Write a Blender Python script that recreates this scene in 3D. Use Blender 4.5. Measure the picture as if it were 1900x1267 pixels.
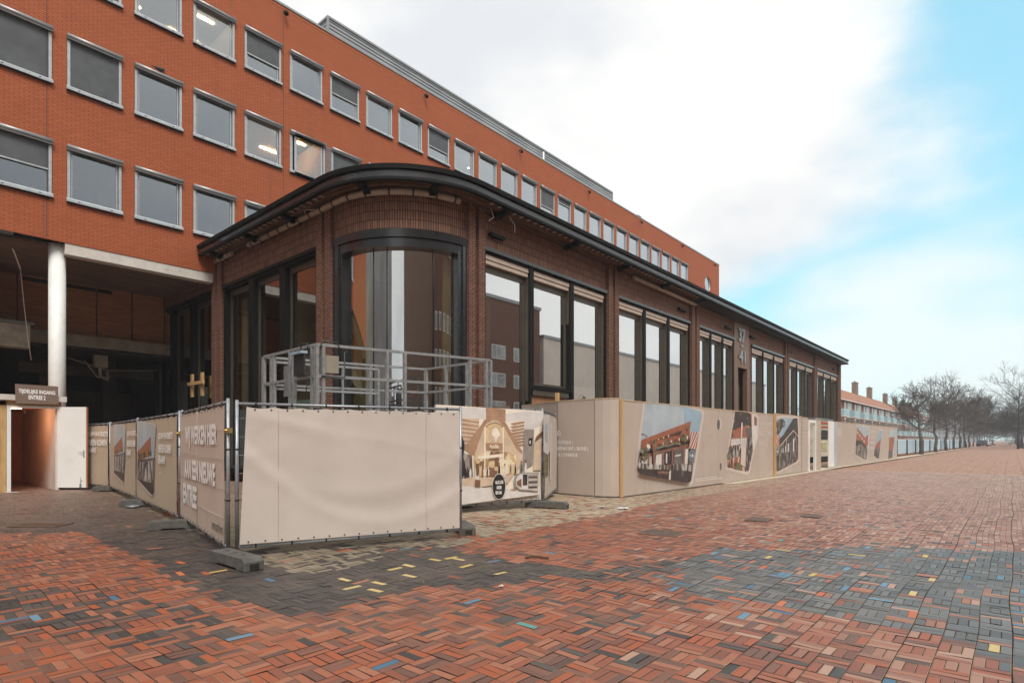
import bpy, bmesh, math, random
import numpy as np
from mathutils import Vector, Matrix
from mathutils.geometry import tessellate_polygon
HAZE=.0008
random.seed(7); rng = np.random.default_rng(7)
SC = bpy.context.scene
COL = SC.collection
for _o in list(bpy.data.objects): bpy.data.objects.remove(_o)
PI = math.pi
# ------------------------------------------------------------------ camera
HEAD = math.radians(41.0)
cam_d = bpy.data.cameras.new('camera'); cam = bpy.data.objects.new('camera', cam_d); COL.objects.link(cam)
cam_d.sensor_width = 36.0; cam_d.lens = 36.0*1068/1900; cam_d.shift_y = 182.5/1900
cam_d.clip_start = 0.1; cam_d.clip_end = 6000
cam.location = (0, 0, 1.5); cam.rotation_euler = (PI/2, 0, HEAD-PI/2)
SC.camera = cam
# ------------------------------------------------------------------ exposure
SC.view_settings.view_transform = 'Standard'; SC.view_settings.look = 'None'
SC.view_settings.exposure = 0.56; SC.view_settings.gamma = 1.0
# ------------------------------------------------------------------ world: Nishita sky behind a broken overcast
SUN_EL, SUN_AZ = math.radians(52), math.radians(-122)      # azimuth from +X, towards +Y
W = bpy.data.worlds.new('World'); SC.world = W; W.use_nodes = True
nt = W.node_tree; nt.nodes.clear()
def nd(t, typ, **kw):
    n = t.nodes.new(typ)
    for k, v in kw.items():
        if k.startswith('i_'): n.inputs[k[2:].replace('_', ' ')].default_value = v
        else: setattr(n, k, v)
    return n
def lk(t, a, b): t.links.new(a, b)
def mth(t, op, a, b=None, c=None, clamp=False):
    n = t.nodes.new('ShaderNodeMath'); n.operation = op; n.use_clamp = clamp
    for i, x in enumerate((a, b, c)):
        if x is None: continue
        if isinstance(x, (int, float)): n.inputs[i].default_value = x
        else: t.links.new(x, n.inputs[i])
    return n.outputs[0]
def smooth(t, x, a, b):
    n = t.nodes.new('ShaderNodeMapRange'); n.interpolation_type = 'SMOOTHSTEP'
    t.links.new(x, n.inputs[0]); n.inputs[1].default_value = a; n.inputs[2].default_value = b
    return n.outputs[0]
def mixc(t, f, a, b, mode='MIX'):
    n = t.nodes.new('ShaderNodeMix'); n.data_type = 'RGBA'; n.blend_type = mode
    for i, x in ((0, f), (6, a), (7, b)):
        if isinstance(x, (int, float)): n.inputs[i].default_value = x
        elif isinstance(x, tuple): n.inputs[i].default_value = (*x[:3], 1)
        else: t.links.new(x, n.inputs[i])
    return n.outputs[2]
def build_world():
    t = nt
    sky = nd(t, 'ShaderNodeTexSky', sky_type='NISHITA', sun_disc=False, sun_elevation=SUN_EL,
             sun_rotation=PI/2-SUN_AZ, air_density=1.0, dust_density=0.3, ozone_density=2.5)
    tc = nd(t, 'ShaderNodeTexCoord'); sx = nd(t, 'ShaderNodeSeparateXYZ'); lk(t, tc.outputs['Generated'], sx.inputs[0])
    x, y, z = sx.outputs
    az = mth(t, 'MULTIPLY', mth(t, 'ARCTAN2', y, x), 180/PI)
    el = mth(t, 'MULTIPLY', mth(t, 'ARCSINE', z), 180/PI)
    mp = nd(t, 'ShaderNodeMapping'); mp.inputs['Scale'].default_value = (1.0, 1.0, 2.2)
    mp.inputs['Location'].default_value = (0.3, 0.15, 0.2); lk(t, tc.outputs['Generated'], mp.inputs[0])
    n1 = nd(t, 'ShaderNodeTexNoise', i_Scale=3.2, i_Detail=7.0, i_Roughness=0.55); lk(t, mp.outputs[0], n1.inputs['Vector'])
    n2 = nd(t, 'ShaderNodeTexNoise', i_Scale=1.6, i_Detail=4.0, i_Roughness=0.5); lk(t, mp.outputs[0], n2.inputs['Vector'])
    # blue clearing towards the street's far end, cloud everywhere else
    low = mth(t, 'SUBTRACT', 1.0, smooth(t, el, 9.0, 19.0))
    edge = mth(t, 'ADD', 8.0, mth(t, 'MULTIPLY', low, 17.0))
    wob = mth(t, 'MULTIPLY', mth(t, 'SUBTRACT', n1.outputs[0], 0.5), 26.0)
    d = mth(t, 'ADD', mth(t, 'SUBTRACT', az, edge), wob)
    c1 = smooth(t, d, -7.0, 7.0)
    back = mth(t, 'SUBTRACT', 1.0, smooth(t, az, -22.0, -7.0))       # clouds again behind the street
    cl = mth(t, 'MAXIMUM', c1, back)
    wis = mth(t, 'MULTIPLY', smooth(t, n2.outputs[0], 0.45, 0.68), 0.75)
    cl = mth(t, 'MAXIMUM', cl, wis)
    shade = smooth(t, mth(t, 'ADD', mth(t, 'MULTIPLY', n2.outputs[0], .65), mth(t, 'MULTIPLY', n1.outputs[0], .35)), 0.36, 0.60)
    ccol = mixc(t, shade, (0.68, 0.705, 0.735), (0.89, 0.88, 0.86))
    blue = mixc(t, .78, mixc(t, 1.0, sky.outputs[0], (2.1, 2.9, 2.1), 'MULTIPLY'), (2.7, 5.3, 6.7))
    b1 = nd(t, 'ShaderNodeBackground'); lk(t, blue, b1.inputs[0]); b1.inputs[1].default_value = 0.10
    b2 = nd(t, 'ShaderNodeBackground'); lk(t, ccol, b2.inputs[0]); b2.inputs[1].default_value = 0.83
    ms = nd(t, 'ShaderNodeMixShader'); lk(t, cl, ms.inputs[0]); lk(t, b1.outputs[0], ms.inputs[1]); lk(t, b2.outputs[0], ms.inputs[2])
    out = nd(t, 'ShaderNodeOutputWorld'); lk(t, ms.outputs[0], out.inputs[0])
build_world()
sl = bpy.data.lights.new('sun', 'SUN'); sun = bpy.data.objects.new('sun', sl); COL.objects.link(sun)
sl.energy = 2.0; sl.angle = math.radians(25); sl.color = (1.0, 0.955, 0.90)
_sd = Vector((math.cos(SUN_EL)*math.cos(SUN_AZ), math.cos(SUN_EL)*math.sin(SUN_AZ), math.sin(SUN_EL)))
sun.rotation_euler = _sd.to_track_quat('Z', 'Y').to_euler()
# ------------------------------------------------------------------ surveying: photo measurements to world points
F0, CC, SS = 1068.0, math.cos(HEAD), math.sin(HEAD)
def ray(x, y):
    u = (x-950)/F0; return Vector((CC+u*SS, SS-u*CC, (816-y)/F0))
def onG(x, y, h=0.0):
    d = ray(x, y); t = (h-1.5)/d.z; return Vector((d.x*t, d.y*t, h))
def onV(x, y, p, q):
    """point on the vertical plane through ground points p, q"""
    d = ray(x, y); ex, ey = q[0]-p[0], q[1]-p[1]
    t = (p[0]*ey-p[1]*ex)/(d.x*ey-d.y*ex); return Vector((d.x*t, d.y*t, 1.5+d.z*t))
def XonY(x, Y): d = ray(x, 0); return Y/d.y*d.x
# ------------------------------------------------------------------ mesh builder and scene helpers
MW = {}
class MB:
    def __init__(s): s.v=[]; s.f=[]; s.m=[]; s.uv=[]; s.sm=[]
    def face(s, pts, m=0, uv=None, smooth=False):
        b=len(s.v); s.v += [Vector(p) for p in pts]; s.idx(list(range(b,b+len(pts))), m, uv, smooth)
    def idx(s, ids, m=0, uv=None, smooth=False):
        s.f.append(ids); s.m.append(m); s.sm.append(smooth); s.uv.append(uv)
    def obox(s, o, a, b, c, m=0, bevel=0):
        o,a,b,c = Vector(o),Vector(a),Vector(b),Vector(c)
        if a.cross(b).dot(c) < 0: a,b = b,a
        i=len(s.v); s.v += [o,o+a,o+a+b,o+b,o+c,o+a+c,o+a+b+c,o+b+c]
        for q in ((3,2,1,0),(4,5,6,7),(0,1,5,4),(1,2,6,5),(2,3,7,6),(3,0,4,7)): s.idx([i+k for k in q], m)
    def box(s, x0,y0,z0,x1,y1,z1, m=0):
        s.obox((min(x0,x1),min(y0,y1),min(z0,z1)), (abs(x1-x0),0,0),(0,abs(y1-y0),0),(0,0,abs(z1-z0)), m)
    def bar(s, p, q, w, h, m=0, up=(0,0,1)):
        p,q,up = Vector(p),Vector(q),Vector(up); d=(q-p); dn=d.normalized()
        if abs(dn.dot(up))>0.98: up=Vector((1,0,0))
        a=dn.cross(up).normalized(); b=a.cross(dn).normalized()
        s.obox(p-a*w/2-b*h/2, d, a*w, b*h, m)
    def tube(s, pts, r, n=8, m=0, caps=True, smooth=True):
        pts=[Vector(p) for p in pts]; rs = r if isinstance(r,(list,tuple)) else [r]*len(pts)
        rings=[]; prev=None
        for i,p in enumerate(pts):
            d=(pts[min(i+1,len(pts)-1)]-pts[max(i-1,0)])
            d = d.normalized() if d.length>1e-9 else Vector((0,0,1))
            if prev is None:
                a = d.cross(Vector((0,0,1)));
                if a.length<.05: a=d.cross(Vector((1,0,0)))
            else: a = prev - d*prev.dot(d)
            a.normalize(); prev=a; b=d.cross(a)
            base=len(s.v); s.v += [p+(a*math.cos(2*PI*k/n)+b*math.sin(2*PI*k/n))*rs[i] for k in range(n)]; rings.append(base)
        for i in range(len(pts)-1):
            for k in range(n):
                k2=(k+1)%n; s.idx([rings[i]+k,rings[i]+k2,rings[i+1]+k2,rings[i+1]+k], m, None, smooth)
        if caps:
            s.idx([rings[0]+k for k in reversed(range(n))], m); s.idx([rings[-1]+k for k in range(n)], m)
    def prism(s, poly, vec, m=0):
        """polygon (3d points) extruded along vec"""
        poly=[Vector(p) for p in poly]; vec=Vector(vec); nrm=Vector((0,0,0))
        for i in range(len(poly)): nrm += poly[i].cross(poly[(i+1)%len(poly)])
        if nrm.dot(vec)>0: poly=poly[::-1]
        b=len(s.v); n=len(poly); s.v += poly+[p+vec for p in poly]
        s.idx(list(range(b,b+n)), m); s.idx([b+n+k for k in reversed(range(n))], m)
        for k in range(n): k2=(k+1)%n; s.idx([b+k2,b+k,b+n+k,b+n+k2], m)
    def build(s, name, mats, parent=None, kind=None, label=None, bevel=0):
        me=bpy.data.meshes.new(name); M=MW.get(parent.name) if parent else None
        vs=s.v
        if M is not None: Mi=M.inverted(); vs=[Mi@p for p in vs]
        me.from_pydata([tuple(p) for p in vs], [], s.f)
        if not isinstance(mats,(list,tuple)): mats=[mats]
        for mt in mats: me.materials.append(mt)
        me.polygons.foreach_set('material_index', s.m); me.polygons.foreach_set('use_smooth', s.sm)
        uvl=me.uv_layers.new(name='UVMap'); data=[]
        for f,uv in zip(s.f,s.uv):
            if uv is not None: data += [c for q in uv for c in q]; continue
            a,b,c=s.v[f[0]],s.v[f[1]],s.v[f[2]]; n=(b-a).cross(c-a)
            if n.length<1e-12 and len(f)>3: n=(c-a).cross(s.v[f[3]]-a)
            n = n.normalized() if n.length>1e-12 else Vector((0,0,1))
            if abs(n.z)>0.75:
                for k in f: data += [s.v[k].x, s.v[k].y]
            else:
                h=Vector((-n.y,n.x,0)).normalized()
                if abs(h.x)>abs(h.y): h = h if h.x>0 else -h
                else: h = h if h.y>0 else -h
                for k in f: data += [s.v[k].dot(h), s.v[k].z]
        uvl.data.foreach_set('uv', data); me.validate(); me.update()
        o=bpy.data.objects.new(name, me); COL.objects.link(o)
        if parent: o.parent=parent; MW[o.name]=M if M is not None else Matrix.Identity(4)
        else: MW[o.name]=Matrix.Identity(4)
        if kind: o['kind']=kind
        if label: o['label']=label
        if bevel:
            md=o.modifiers.new('bevel','BEVEL'); md.width=bevel; md.segments=2; md.limit_method='ANGLE'
        return o
def tag(o, label, cat, group=None):
    o['label']=label; o['category']=cat
    if group: o['group']=group
    return o
def thing(name, label, cat, loc=(0,0,0), rotz=0, group=None):
    o=bpy.data.objects.new(name,None); COL.objects.link(o); o.empty_display_size=.3
    o.location=loc; o.rotation_euler=(0,0,rotz); MW[o.name]=Matrix.Translation(Vector(loc))@Matrix.Rotation(rotz,4,'Z')
    return tag(o,label,cat,group)
def dup(root, loc, rotz=0, label=None, group=None, scale=None):
    def rec(o, par):
        c=o.copy(); COL.objects.link(c)
        if par: c.parent=par
        for ch in o.children: rec(ch,c)
        return c
    r=rec(root,None); r.location=loc; r.rotation_euler=(0,0,rotz)
    if scale: r.scale=(scale,)*3
    if label: r['label']=label
    if group: r['group']=group
    return r
def text(body, o, r, k, w, h, mat, parent, name='lettering', bold=.02, depth=.004, off=.004):
    cu=bpy.data.curves.new('t','FONT'); cu.body=body; cu.offset=bold; cu.resolution_u=3
    ob=bpy.data.objects.new('t',cu); me=bpy.data.meshes.new_from_object(ob)
    P=[v.co.copy() for v in me.vertices]; fs=[list(p.vertices) for p in me.polygons]
    bpy.data.objects.remove(ob); bpy.data.curves.remove(cu); bpy.data.meshes.remove(me)
    x0=min(p.x for p in P); x1=max(p.x for p in P); y0=min(p.y for p in P); y1=max(p.y for p in P)
    o,r,k=Vector(o),Vector(r).normalized(),Vector(k).normalized(); n=r.cross(k); mb=MB()
    mb.v=[o+r*((p.x-x0)/(x1-x0)*w)+k*((p.y-y0)/(y1-y0)*h)+n*off for p in P]
    for f in fs:
        a,b,c=[mb.v[i] for i in f[:3]]
        if (b-a).cross(c-a).dot(n)<0: f=f[::-1]
        mb.idx(f)
    return mb.build(name, mat, parent)
# ------------------------------------------------------------------ materials
def principled(name, col=(.5,.5,.5), rough=.6, metal=0.0, spec=.5):
    m=bpy.data.materials.new(name); m.use_nodes=True; t=m.node_tree
    b=t.nodes['Principled BSDF']; b.inputs['Base Color'].default_value=(*col,1); b.inputs['Roughness'].default_value=rough
    b.inputs['Metallic'].default_value=metal; b.inputs['Specular IOR Level'].default_value=spec
    return m,t,b
def plain(name, col, rough=.6, metal=0.0, var=.18, scale=3.0, bump=0.0, bscale=60.0, spec=.5, dirt=None, obj=True):
    """painted / plain surface with uneven tone and fine grain"""
    m,t,b=principled(name,col,rough,metal,spec)
    tc=nd(t,'ShaderNodeTexCoord'); src=tc.outputs['Object']
    n=nd(t,'ShaderNodeTexNoise',i_Scale=scale,i_Detail=6.0,i_Roughness=.62); lk(t,src,n.inputs['Vector'])
    f=smooth(t,n.outputs[0],.25,.75)
    lo=tuple(c*(1-var) for c in col); hi=tuple(min(1,c*(1+var)) for c in col)
    c=mixc(t,f,lo,hi)
    if dirt:
        n3=nd(t,'ShaderNodeTexNoise',i_Scale=scale*2.7,i_Detail=8.0,i_Roughness=.7); lk(t,src,n3.inputs['Vector'])
        c=mixc(t,mth(t,'MULTIPLY',smooth(t,n3.outputs[0],.52,.75),dirt[3] if len(dirt)>3 else .6),c,tuple(dirt[:3]))
    lk(t,c,b.inputs['Base Color'])
    lk(t,mth(t,'ADD',rough-.08,mth(t,'MULTIPLY',n.outputs[0],.16)),b.inputs['Roughness'])
    if bump:
        n2=nd(t,'ShaderNodeTexNoise',i_Scale=bscale,i_Detail=4.0); lk(t,src,n2.inputs['Vector'])
        bp=nd(t,'ShaderNodeBump',i_Strength=bump,i_Distance=.01); lk(t,n2.outputs[0],bp.inputs['Height']); lk(t,bp.outputs[0],b.inputs['Normal'])
    return m
def brickmat(name, c1, c2, mortar, bw, rh, ms=.008, vertical=False, bump=.5, var=.25, rough=.8, offset=.5, streak=0):
    m,t,b=principled(name,c1,rough,0,.3)
    tc=nd(t,'ShaderNodeTexCoord'); mp=nd(t,'ShaderNodeMapping'); lk(t,tc.outputs['UV'],mp.inputs[0])
    if vertical: mp.inputs['Rotation'].default_value=(0,0,PI/2)
    br=nd(t,'ShaderNodeTexBrick',offset=offset,i_Scale=1.0,i_Mortar_Size=ms,i_Mortar_Smooth=.2,i_Bias=0.0,i_Brick_Width=bw,i_Row_Height=rh)
    br.inputs['Color1'].default_value=(*c1,1); br.inputs['Color2'].default_value=(*c2,1); br.inputs['Mortar'].default_value=(*mortar,1)
    lk(t,mp.outputs[0],br.inputs['Vector'])
    n=nd(t,'ShaderNodeTexNoise',i_Scale=.55,i_Detail=5.0,i_Roughness=.6); lk(t,tc.outputs['UV'],n.inputs['Vector'])
    n2=nd(t,'ShaderNodeTexNoise',i_Scale=14.0,i_Detail=4.0,i_Roughness=.7); lk(t,tc.outputs['UV'],n2.inputs['Vector'])
    g=mth(t,'ADD',1-var,mth(t,'ADD',mth(t,'MULTIPLY',n.outputs[0],var),mth(t,'MULTIPLY',n2.outputs[0],var)))
    gg=nd(t,'ShaderNodeCombineXYZ'); [lk(t,g,gg.inputs[i]) for i in range(3)]
    c=mixc(t,1.0,br.outputs['Color'],gg.outputs[0],'MULTIPLY')
    if streak:
        ws=nd(t,'ShaderNodeMapping'); ws.inputs['Scale'].default_value=(3.2,.16,1); lk(t,tc.outputs['UV'],ws.inputs[0])
        n4=nd(t,'ShaderNodeTexNoise',i_Scale=1.0,i_Detail=5.0,i_Roughness=.65); lk(t,ws.outputs[0],n4.inputs['Vector'])
        c=mixc(t,mth(t,'MULTIPLY',smooth(t,n4.outputs[0],.55,.8),streak),c,(.16,.06,.04))
    lk(t,c,b.inputs['Base Color'])
    bp=nd(t,'ShaderNodeBump',i_Strength=bump,i_Distance=.012); bp.invert=True
    lk(t,mth(t,'ADD',br.outputs['Fac'],mth(t,'MULTIPLY',n2.outputs[0],-.35)),bp.inputs['Height']); lk(t,bp.outputs[0],b.inputs['Normal'])
    return m
def glassmat(name, r0, tint=(.8,.85,.84), power=3.0, wob=0.0, gcol=(.95,.97,.97)):
    m=bpy.data.materials.new(name); m.use_nodes=True; t=m.node_tree; t.nodes.clear()
    lw=nd(t,'ShaderNodeLayerWeight',i_Blend=.5)
    f=mth(t,'ADD',r0,mth(t,'MULTIPLY',mth(t,'POWER',lw.outputs['Facing'],power),1-r0),clamp=True)
    tr=nd(t,'ShaderNodeBsdfTransparent'); tr.inputs[0].default_value=(*tint,1)
    gl=nd(t,'ShaderNodeBsdfGlossy'); gl.inputs[0].default_value=(*gcol,1); gl.inputs['Roughness'].default_value=0.012
    if wob:
        tc=nd(t,'ShaderNodeTexCoord'); n=nd(t,'ShaderNodeTexNoise',i_Scale=.5,i_Detail=1.0); lk(t,tc.outputs['Object'],n.inputs['Vector'])
        bp=nd(t,'ShaderNodeBump',i_Strength=wob,i_Distance=.05); lk(t,n.outputs[0],bp.inputs['Height']); lk(t,bp.outputs[0],gl.inputs['Normal'])
    mx=nd(t,'ShaderNodeMixShader'); lk(t,f,mx.inputs[0]); lk(t,tr.outputs[0],mx.inputs[1]); lk(t,gl.outputs[0],mx.inputs[2])
    o=nd(t,'ShaderNodeOutputMaterial'); lk(t,mx.outputs[0],o.inputs[0]); return m
def emit(name,col,s):
    m,t,b=principled(name,col,.5); b.inputs['Emission Color'].default_value=(*col,1); b.inputs['Emission Strength'].default_value=s; return m
def speckle(name, cols, scale=(9,4), rough=.5):
    """printed crowd / street detail: irregular upright cells"""
    m,t,b=principled(name,cols[0],rough)
    tc=nd(t,'ShaderNodeTexCoord'); mp=nd(t,'ShaderNodeMapping'); mp.inputs['Scale'].default_value=(scale[0],scale[1],1); lk(t,tc.outputs['UV'],mp.inputs[0])
    n=nd(t,'ShaderNodeTexNoise',i_Scale=2.0,i_Detail=5.0); lk(t,mp.outputs[0],n.inputs['Vector'])
    v=nd(t,'ShaderNodeTexVoronoi',i_Scale=1.0,i_Randomness=1.0)
    add=nd(t,'ShaderNodeVectorMath',operation='ADD'); lk(t,mp.outputs[0],add.inputs[0]); sc=nd(t,'ShaderNodeVectorMath',operation='SCALE',i_Scale=.8)
    lk(t,n.outputs['Color'],sc.inputs[0]); lk(t,sc.outputs[0],add.inputs[1]); lk(t,add.outputs[0],v.inputs['Vector'])
    s2=nd(t,'ShaderNodeSeparateColor'); lk(t,v.outputs['Color'],s2.inputs[0])
    r=nd(t,'ShaderNodeValToRGB'); r.color_ramp.interpolation='CONSTANT'
    e=r.color_ramp.elements; e[0].position=0; e[0].color=(*cols[0],1); e[1].position=1/len(cols); e[1].color=(*cols[1],1)
    for i,c in enumerate(cols[2:]): q=e.new((i+2)/len(cols)); q.color=(*c,1)
    lk(t,s2.outputs[0],r.inputs[0])
    lk(t,mixc(t,.25,r.outputs[0],n.outputs['Color'],'OVERLAY'),b.inputs['Base Color']); return m
def wood(name,c1,c2,rough=.6,scale=(2,25,25)):
    m,t,b=principled(name,c1,rough)
    tc=nd(t,'ShaderNodeTexCoord'); mp=nd(t,'ShaderNodeMapping'); mp.inputs['Scale'].default_value=scale; lk(t,tc.outputs['Object'],mp.inputs[0])
    n=nd(t,'ShaderNodeTexNoise',i_Scale=1.0,i_Detail=6.0,i_Distortion=1.2); lk(t,mp.outputs[0],n.inputs['Vector'])
    lk(t,mixc(t,smooth(t,n.outputs[0],.3,.7),c1,c2),b.inputs['Base Color']); return m
M={}
M['office_brick']=brickmat('office_brick',(.45,.116,.040),(.39,.096,.033),(.15,.060,.035),.23,.066,.009,streak=.5,bump=.45)
M['pav_rib']=brickmat('pav_rib',(.275,.135,.088),(.19,.095,.064),(.045,.028,.020),.2,.066,.012,bump=1.0)
M['pav_vert']=brickmat('pav_vert',(.275,.145,.096),(.175,.092,.063),(.04,.025,.019),.24,.07,.010,vertical=True,bump=.6,var=.35,offset=0.0)
M['alu']=plain('alu',(.42,.45,.46),.42,.25,.12,5,dirt=(.2,.2,.19,.4))
M['alu_dark']=plain('alu_dark',(.16,.165,.165),.45,.2,.15,4)
M['blind']=plain('blind',(.085,.092,.098),.75,0,.25,1.6,.2,300)
M['cap']=plain('cap',(.30,.31,.31),.4,.5,.1,3)
M['corr']=plain('corr',(.30,.325,.33),.5,.2,.10,1.2)
M['white_col']=plain('white_col',(.85,.86,.82),.45,0,.06,2.0,dirt=(.45,.44,.40,.35))
M['white_beam']=plain('white_beam',(.60,.56,.50),.6,0,.12,2,dirt=(.25,.22,.18,.5))
M['ceil']=plain('ceil',(.17,.12,.09),.8,0,.25,1.2,dirt=(.06,.05,.04,.6))
M['plyceil']=wood('plyceil',(.42,.30,.22),(.34,.24,.17),.7,(1.2,6,6))
M['ply_dark']=wood('ply_dark',(.40,.20,.092),(.27,.125,.055),.7,(1.5,1.5,14))
M['concrete']=plain('concrete',(.36,.34,.28),.9,0,.25,3.5,.5,40,dirt=(.15,.15,.11,.7))
M['concrete_dark']=plain('concrete_dark',(.27,.25,.20),.9,0,.25,3,.4,40)
M['foot']=plain('foot',(.105,.10,.088),.92,0,.3,9,.8,70,dirt=(.10,.11,.06,.7))
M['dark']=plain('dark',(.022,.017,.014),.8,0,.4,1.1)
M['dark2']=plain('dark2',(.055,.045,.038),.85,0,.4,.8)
M['black']=plain('black',(.008,.0075,.007),.6,0,.25,3,spec=.2)
M['fascia']=plain('fascia',(.022,.024,.026),.22,0,.2,2,spec=.7)
M['fascia_lip']=plain('fascia_lip',(.008,.008,.008),.6,spec=.15)
M['soffit']=plain('soffit',(.020,.020,.019),.6)
M['bronze']=plain('bronze',(.085,.070,.052),.42,.2,.15,4)
M['cassette']=plain('cassette',(.50,.41,.33),.5,0,.1,3)
M['wood_batten']=wood('wood_batten',(.15,.08,.042),(.10,.05,.028),.75,(4,4,4))
M['duct']=plain('duct',(.40,.33,.26),.5,0,.12,4)
M['glass_off']=glassmat('glass_off',.22,(.74,.78,.80),1.4,gcol=(.86,.94,1.0))
M['glass_pav']=glassmat('glass_pav',.62,(.80,.78,.68),1.55,.012)
M['glass_curve']=glassmat('glass_curve',.54,(.70,.72,.66),1.6,.03)
M['glass_side']=glassmat('glass_side',.10,(.80,.78,.70),2.2,.02)
M['room']=plain('room',(.62,.62,.58),.8,0,.08,.7)
M['room2']=plain('room2',(.42,.40,.36),.8,0,.15,.7)
M['olive']=plain('olive',(.52,.46,.20),.7,0,.2,1.5)
M['taupe']=plain('taupe',(.30,.26,.20),.7,0,.2,1.5)
M['poster_white']=plain('poster_white',(.75,.80,.80),.5,0,.04,1)
M['poster_teal']=plain('poster_teal',(.30,.44,.40),.5,0,.06,1)
M['lamp_warm']=emit('lamp_warm',(1,.72,.42),9.0)
M['lamp_tube']=emit('lamp_tube',(1,.62,.36),5.0)
M['hoard']=plain('hoard',(.485,.405,.340),.55,0,.06,.8,.05,30,dirt=(.39,.32,.26,.4))
M['hoard_edge']=plain('hoard_edge',(.62,.47,.30),.7)
M['glow']=plain('glow',(.62,.52,.45),.55,0,.03,1)
M['pine']=wood('pine',(.62,.40,.17),(.50,.31,.13),.65,(20,20,1.5))
M['white_paint']=plain('white_paint',(.80,.80,.76),.5,0,.05,1.5,dirt=(.5,.48,.43,.2))
M['white_ink']=plain('white_ink',(.92,.91,.88),.55,0,.03,3)
M['ink_soft']=plain('ink_soft',(.66,.59,.53),.55,0,.04,3)
M['ink_black']=plain('ink_black',(.025,.022,.02),.5)
M['galv']=plain('galv',(.33,.35,.37),.42,.55,.18,8,dirt=(.16,.16,.16,.4))
M['galv_rail']=plain('galv_rail',(.31,.32,.32),.5,.35,.2,10,dirt=(.15,.15,.14,.5))
M['brass']=plain('brass',(.62,.48,.20),.35,.8)
M['tie']=plain('tie',(.02,.02,.022),.5)
M['sign_brown']=plain('sign_brown',(.20,.135,.105),.55,0,.05,2)
M['door_grey']=plain('door_grey',(.055,.06,.062),.5)
M['steel_dark']=plain('steel_dark',(.05,.055,.062),.5,.4)
M['orange_plastic']=plain('orange_plastic',(.55,.10,.03),.5)
M['drain']=plain('drain',(.19,.12,.085),.65,.3,.3,8)
M['paper']=plain('paper',(.55,.54,.52),.7)
M['leaf_wood']=plain('leaf_wood',(.10,.055,.03),.8)
M['bird']=plain('bird',(.03,.03,.034),.7)
M['sky_print']=plain('sky_print',(.40,.47,.50),.5,0,.14,1.2,dirt=(.52,.56,.58,.8))
M['sky_print2']=plain('sky_print2',(.30,.42,.50),.5,0,.12,1.5)
M['brick_print']=plain('brick_print',(.34,.125,.07),.5,0,.2,5)
M['brick_print2']=plain('brick_print2',(.25,.12,.085),.5,0,.3,7)
M['dark_print']=plain('dark_print',(.055,.042,.038),.5,0,.5,6)
M['grey_print']=plain('grey_print',(.14,.125,.115),.5,0,.35,4)
M['white_print']=plain('white_print',(.66,.62,.58),.5,0,.1,4)
M['red_print']=plain('red_print',(.42,.10,.045),.5)
M['blue_print']=plain('blue_print',(.05,.11,.18),.5)
M['green_print']=speckle('green_print',[(.09,.10,.035),(.15,.16,.06),(.07,.05,.03),(.24,.20,.12)],(14,14))
M['crowd']=speckle('crowd',[(.035,.03,.028),(.30,.26,.23),(.10,.075,.06),(.52,.48,.44),(.06,.055,.055),(.22,.13,.09),(.40,.35,.31),(.14,.13,.13)],(11,3.2))
M['crowd_dark']=speckle('crowd_dark',[(.03,.026,.025),(.12,.10,.09),(.05,.045,.045),(.28,.25,.23),(.08,.06,.05)],(10,3.5))
M['market']=speckle('market',[(.30,.11,.06),(.42,.22,.14),(.05,.045,.04),(.52,.33,.23),(.16,.09,.06),(.38,.10,.05),(.55,.46,.38)],(9,3))
# ================================================================== GROUND
def inpoly(px, py, poly):
    c=np.zeros(px.shape,bool); n=len(poly)
    for i in range(n):
        x0,y0=poly[i][0],poly[i][1]; x1,y1=poly[(i+1)%n][0],poly[(i+1)%n][1]
        if y0==y1: continue
        c ^= ((y0>py)!=(y1>py)) & (px < (x1-x0)*(py-y0)/(y1-y0)+x0)
    return c
def far_paving():
    m,t,b=principled('far_paving',(.4,.25,.18),.75,0,.3)
    tc=nd(t,'ShaderNodeTexCoord'); s=nd(t,'ShaderNodeSeparateXYZ'); lk(t,tc.outputs['Object'],s.inputs[0])
    n=nd(t,'ShaderNodeTexNoise',i_Scale=.35,i_Detail=5.0); lk(t,tc.outputs['Object'],n.inputs['Vector'])
    yw=mth(t,'ADD',s.outputs[1],mth(t,'MULTIPLY',n.outputs[0],.12))
    cx=mth(t,'FLOOR',mth(t,'MULTIPLY',s.outputs[0],1/.205)); cy=mth(t,'FLOOR',mth(t,'MULTIPLY',yw,3/.205))
    cb=nd(t,'ShaderNodeCombineXYZ'); lk(t,cx,cb.inputs[0]); lk(t,cy,cb.inputs[1])
    w=nd(t,'ShaderNodeTexWhiteNoise',noise_dimensions='2D'); lk(t,cb.outputs[0],w.inputs['Vector'])
    r=nd(t,'ShaderNodeValToRGB'); e=r.color_ramp.elements
    e[0].color=(.255,.140,.096,1); e[1].color=(.41,.262,.188,1); e[0].position=.0; e[1].position=.9
    q=e.new(.5); q.color=(.325,.186,.130,1); lk(t,w.outputs[0],r.inputs[0])
    fy=mth(t,'FRACT',mth(t,'MULTIPLY',yw,1/.642)); j=mth(t,'SUBTRACT',1.0,smooth(t,mth(t,'ABSOLUTE',mth(t,'SUBTRACT',fy,.5)),.0,.05))
    c=mixc(t,mth(t,'MULTIPLY',j,.55),r.outputs[0],(.10,.06,.045))
    c=mixc(t,mth(t,'MULTIPLY',smooth(t,n.outputs[0],.45,.7),.18),c,(.26,.16,.12))
    lk(t,c,b.inputs['Base Color']); return m
g=MB(); g.face([(-1500,-1500,-.05),(1500,-1500,-.05),(1500,1500,-.05),(-1500,1500,-.05)])
g.build('ground', far_paving(), kind='structure')
g=MB(); g.box(-4.2,-7.2,-.046,33,10,-.026); g.box(-4.2,10,-.046,16,27.5,-.026)
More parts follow.
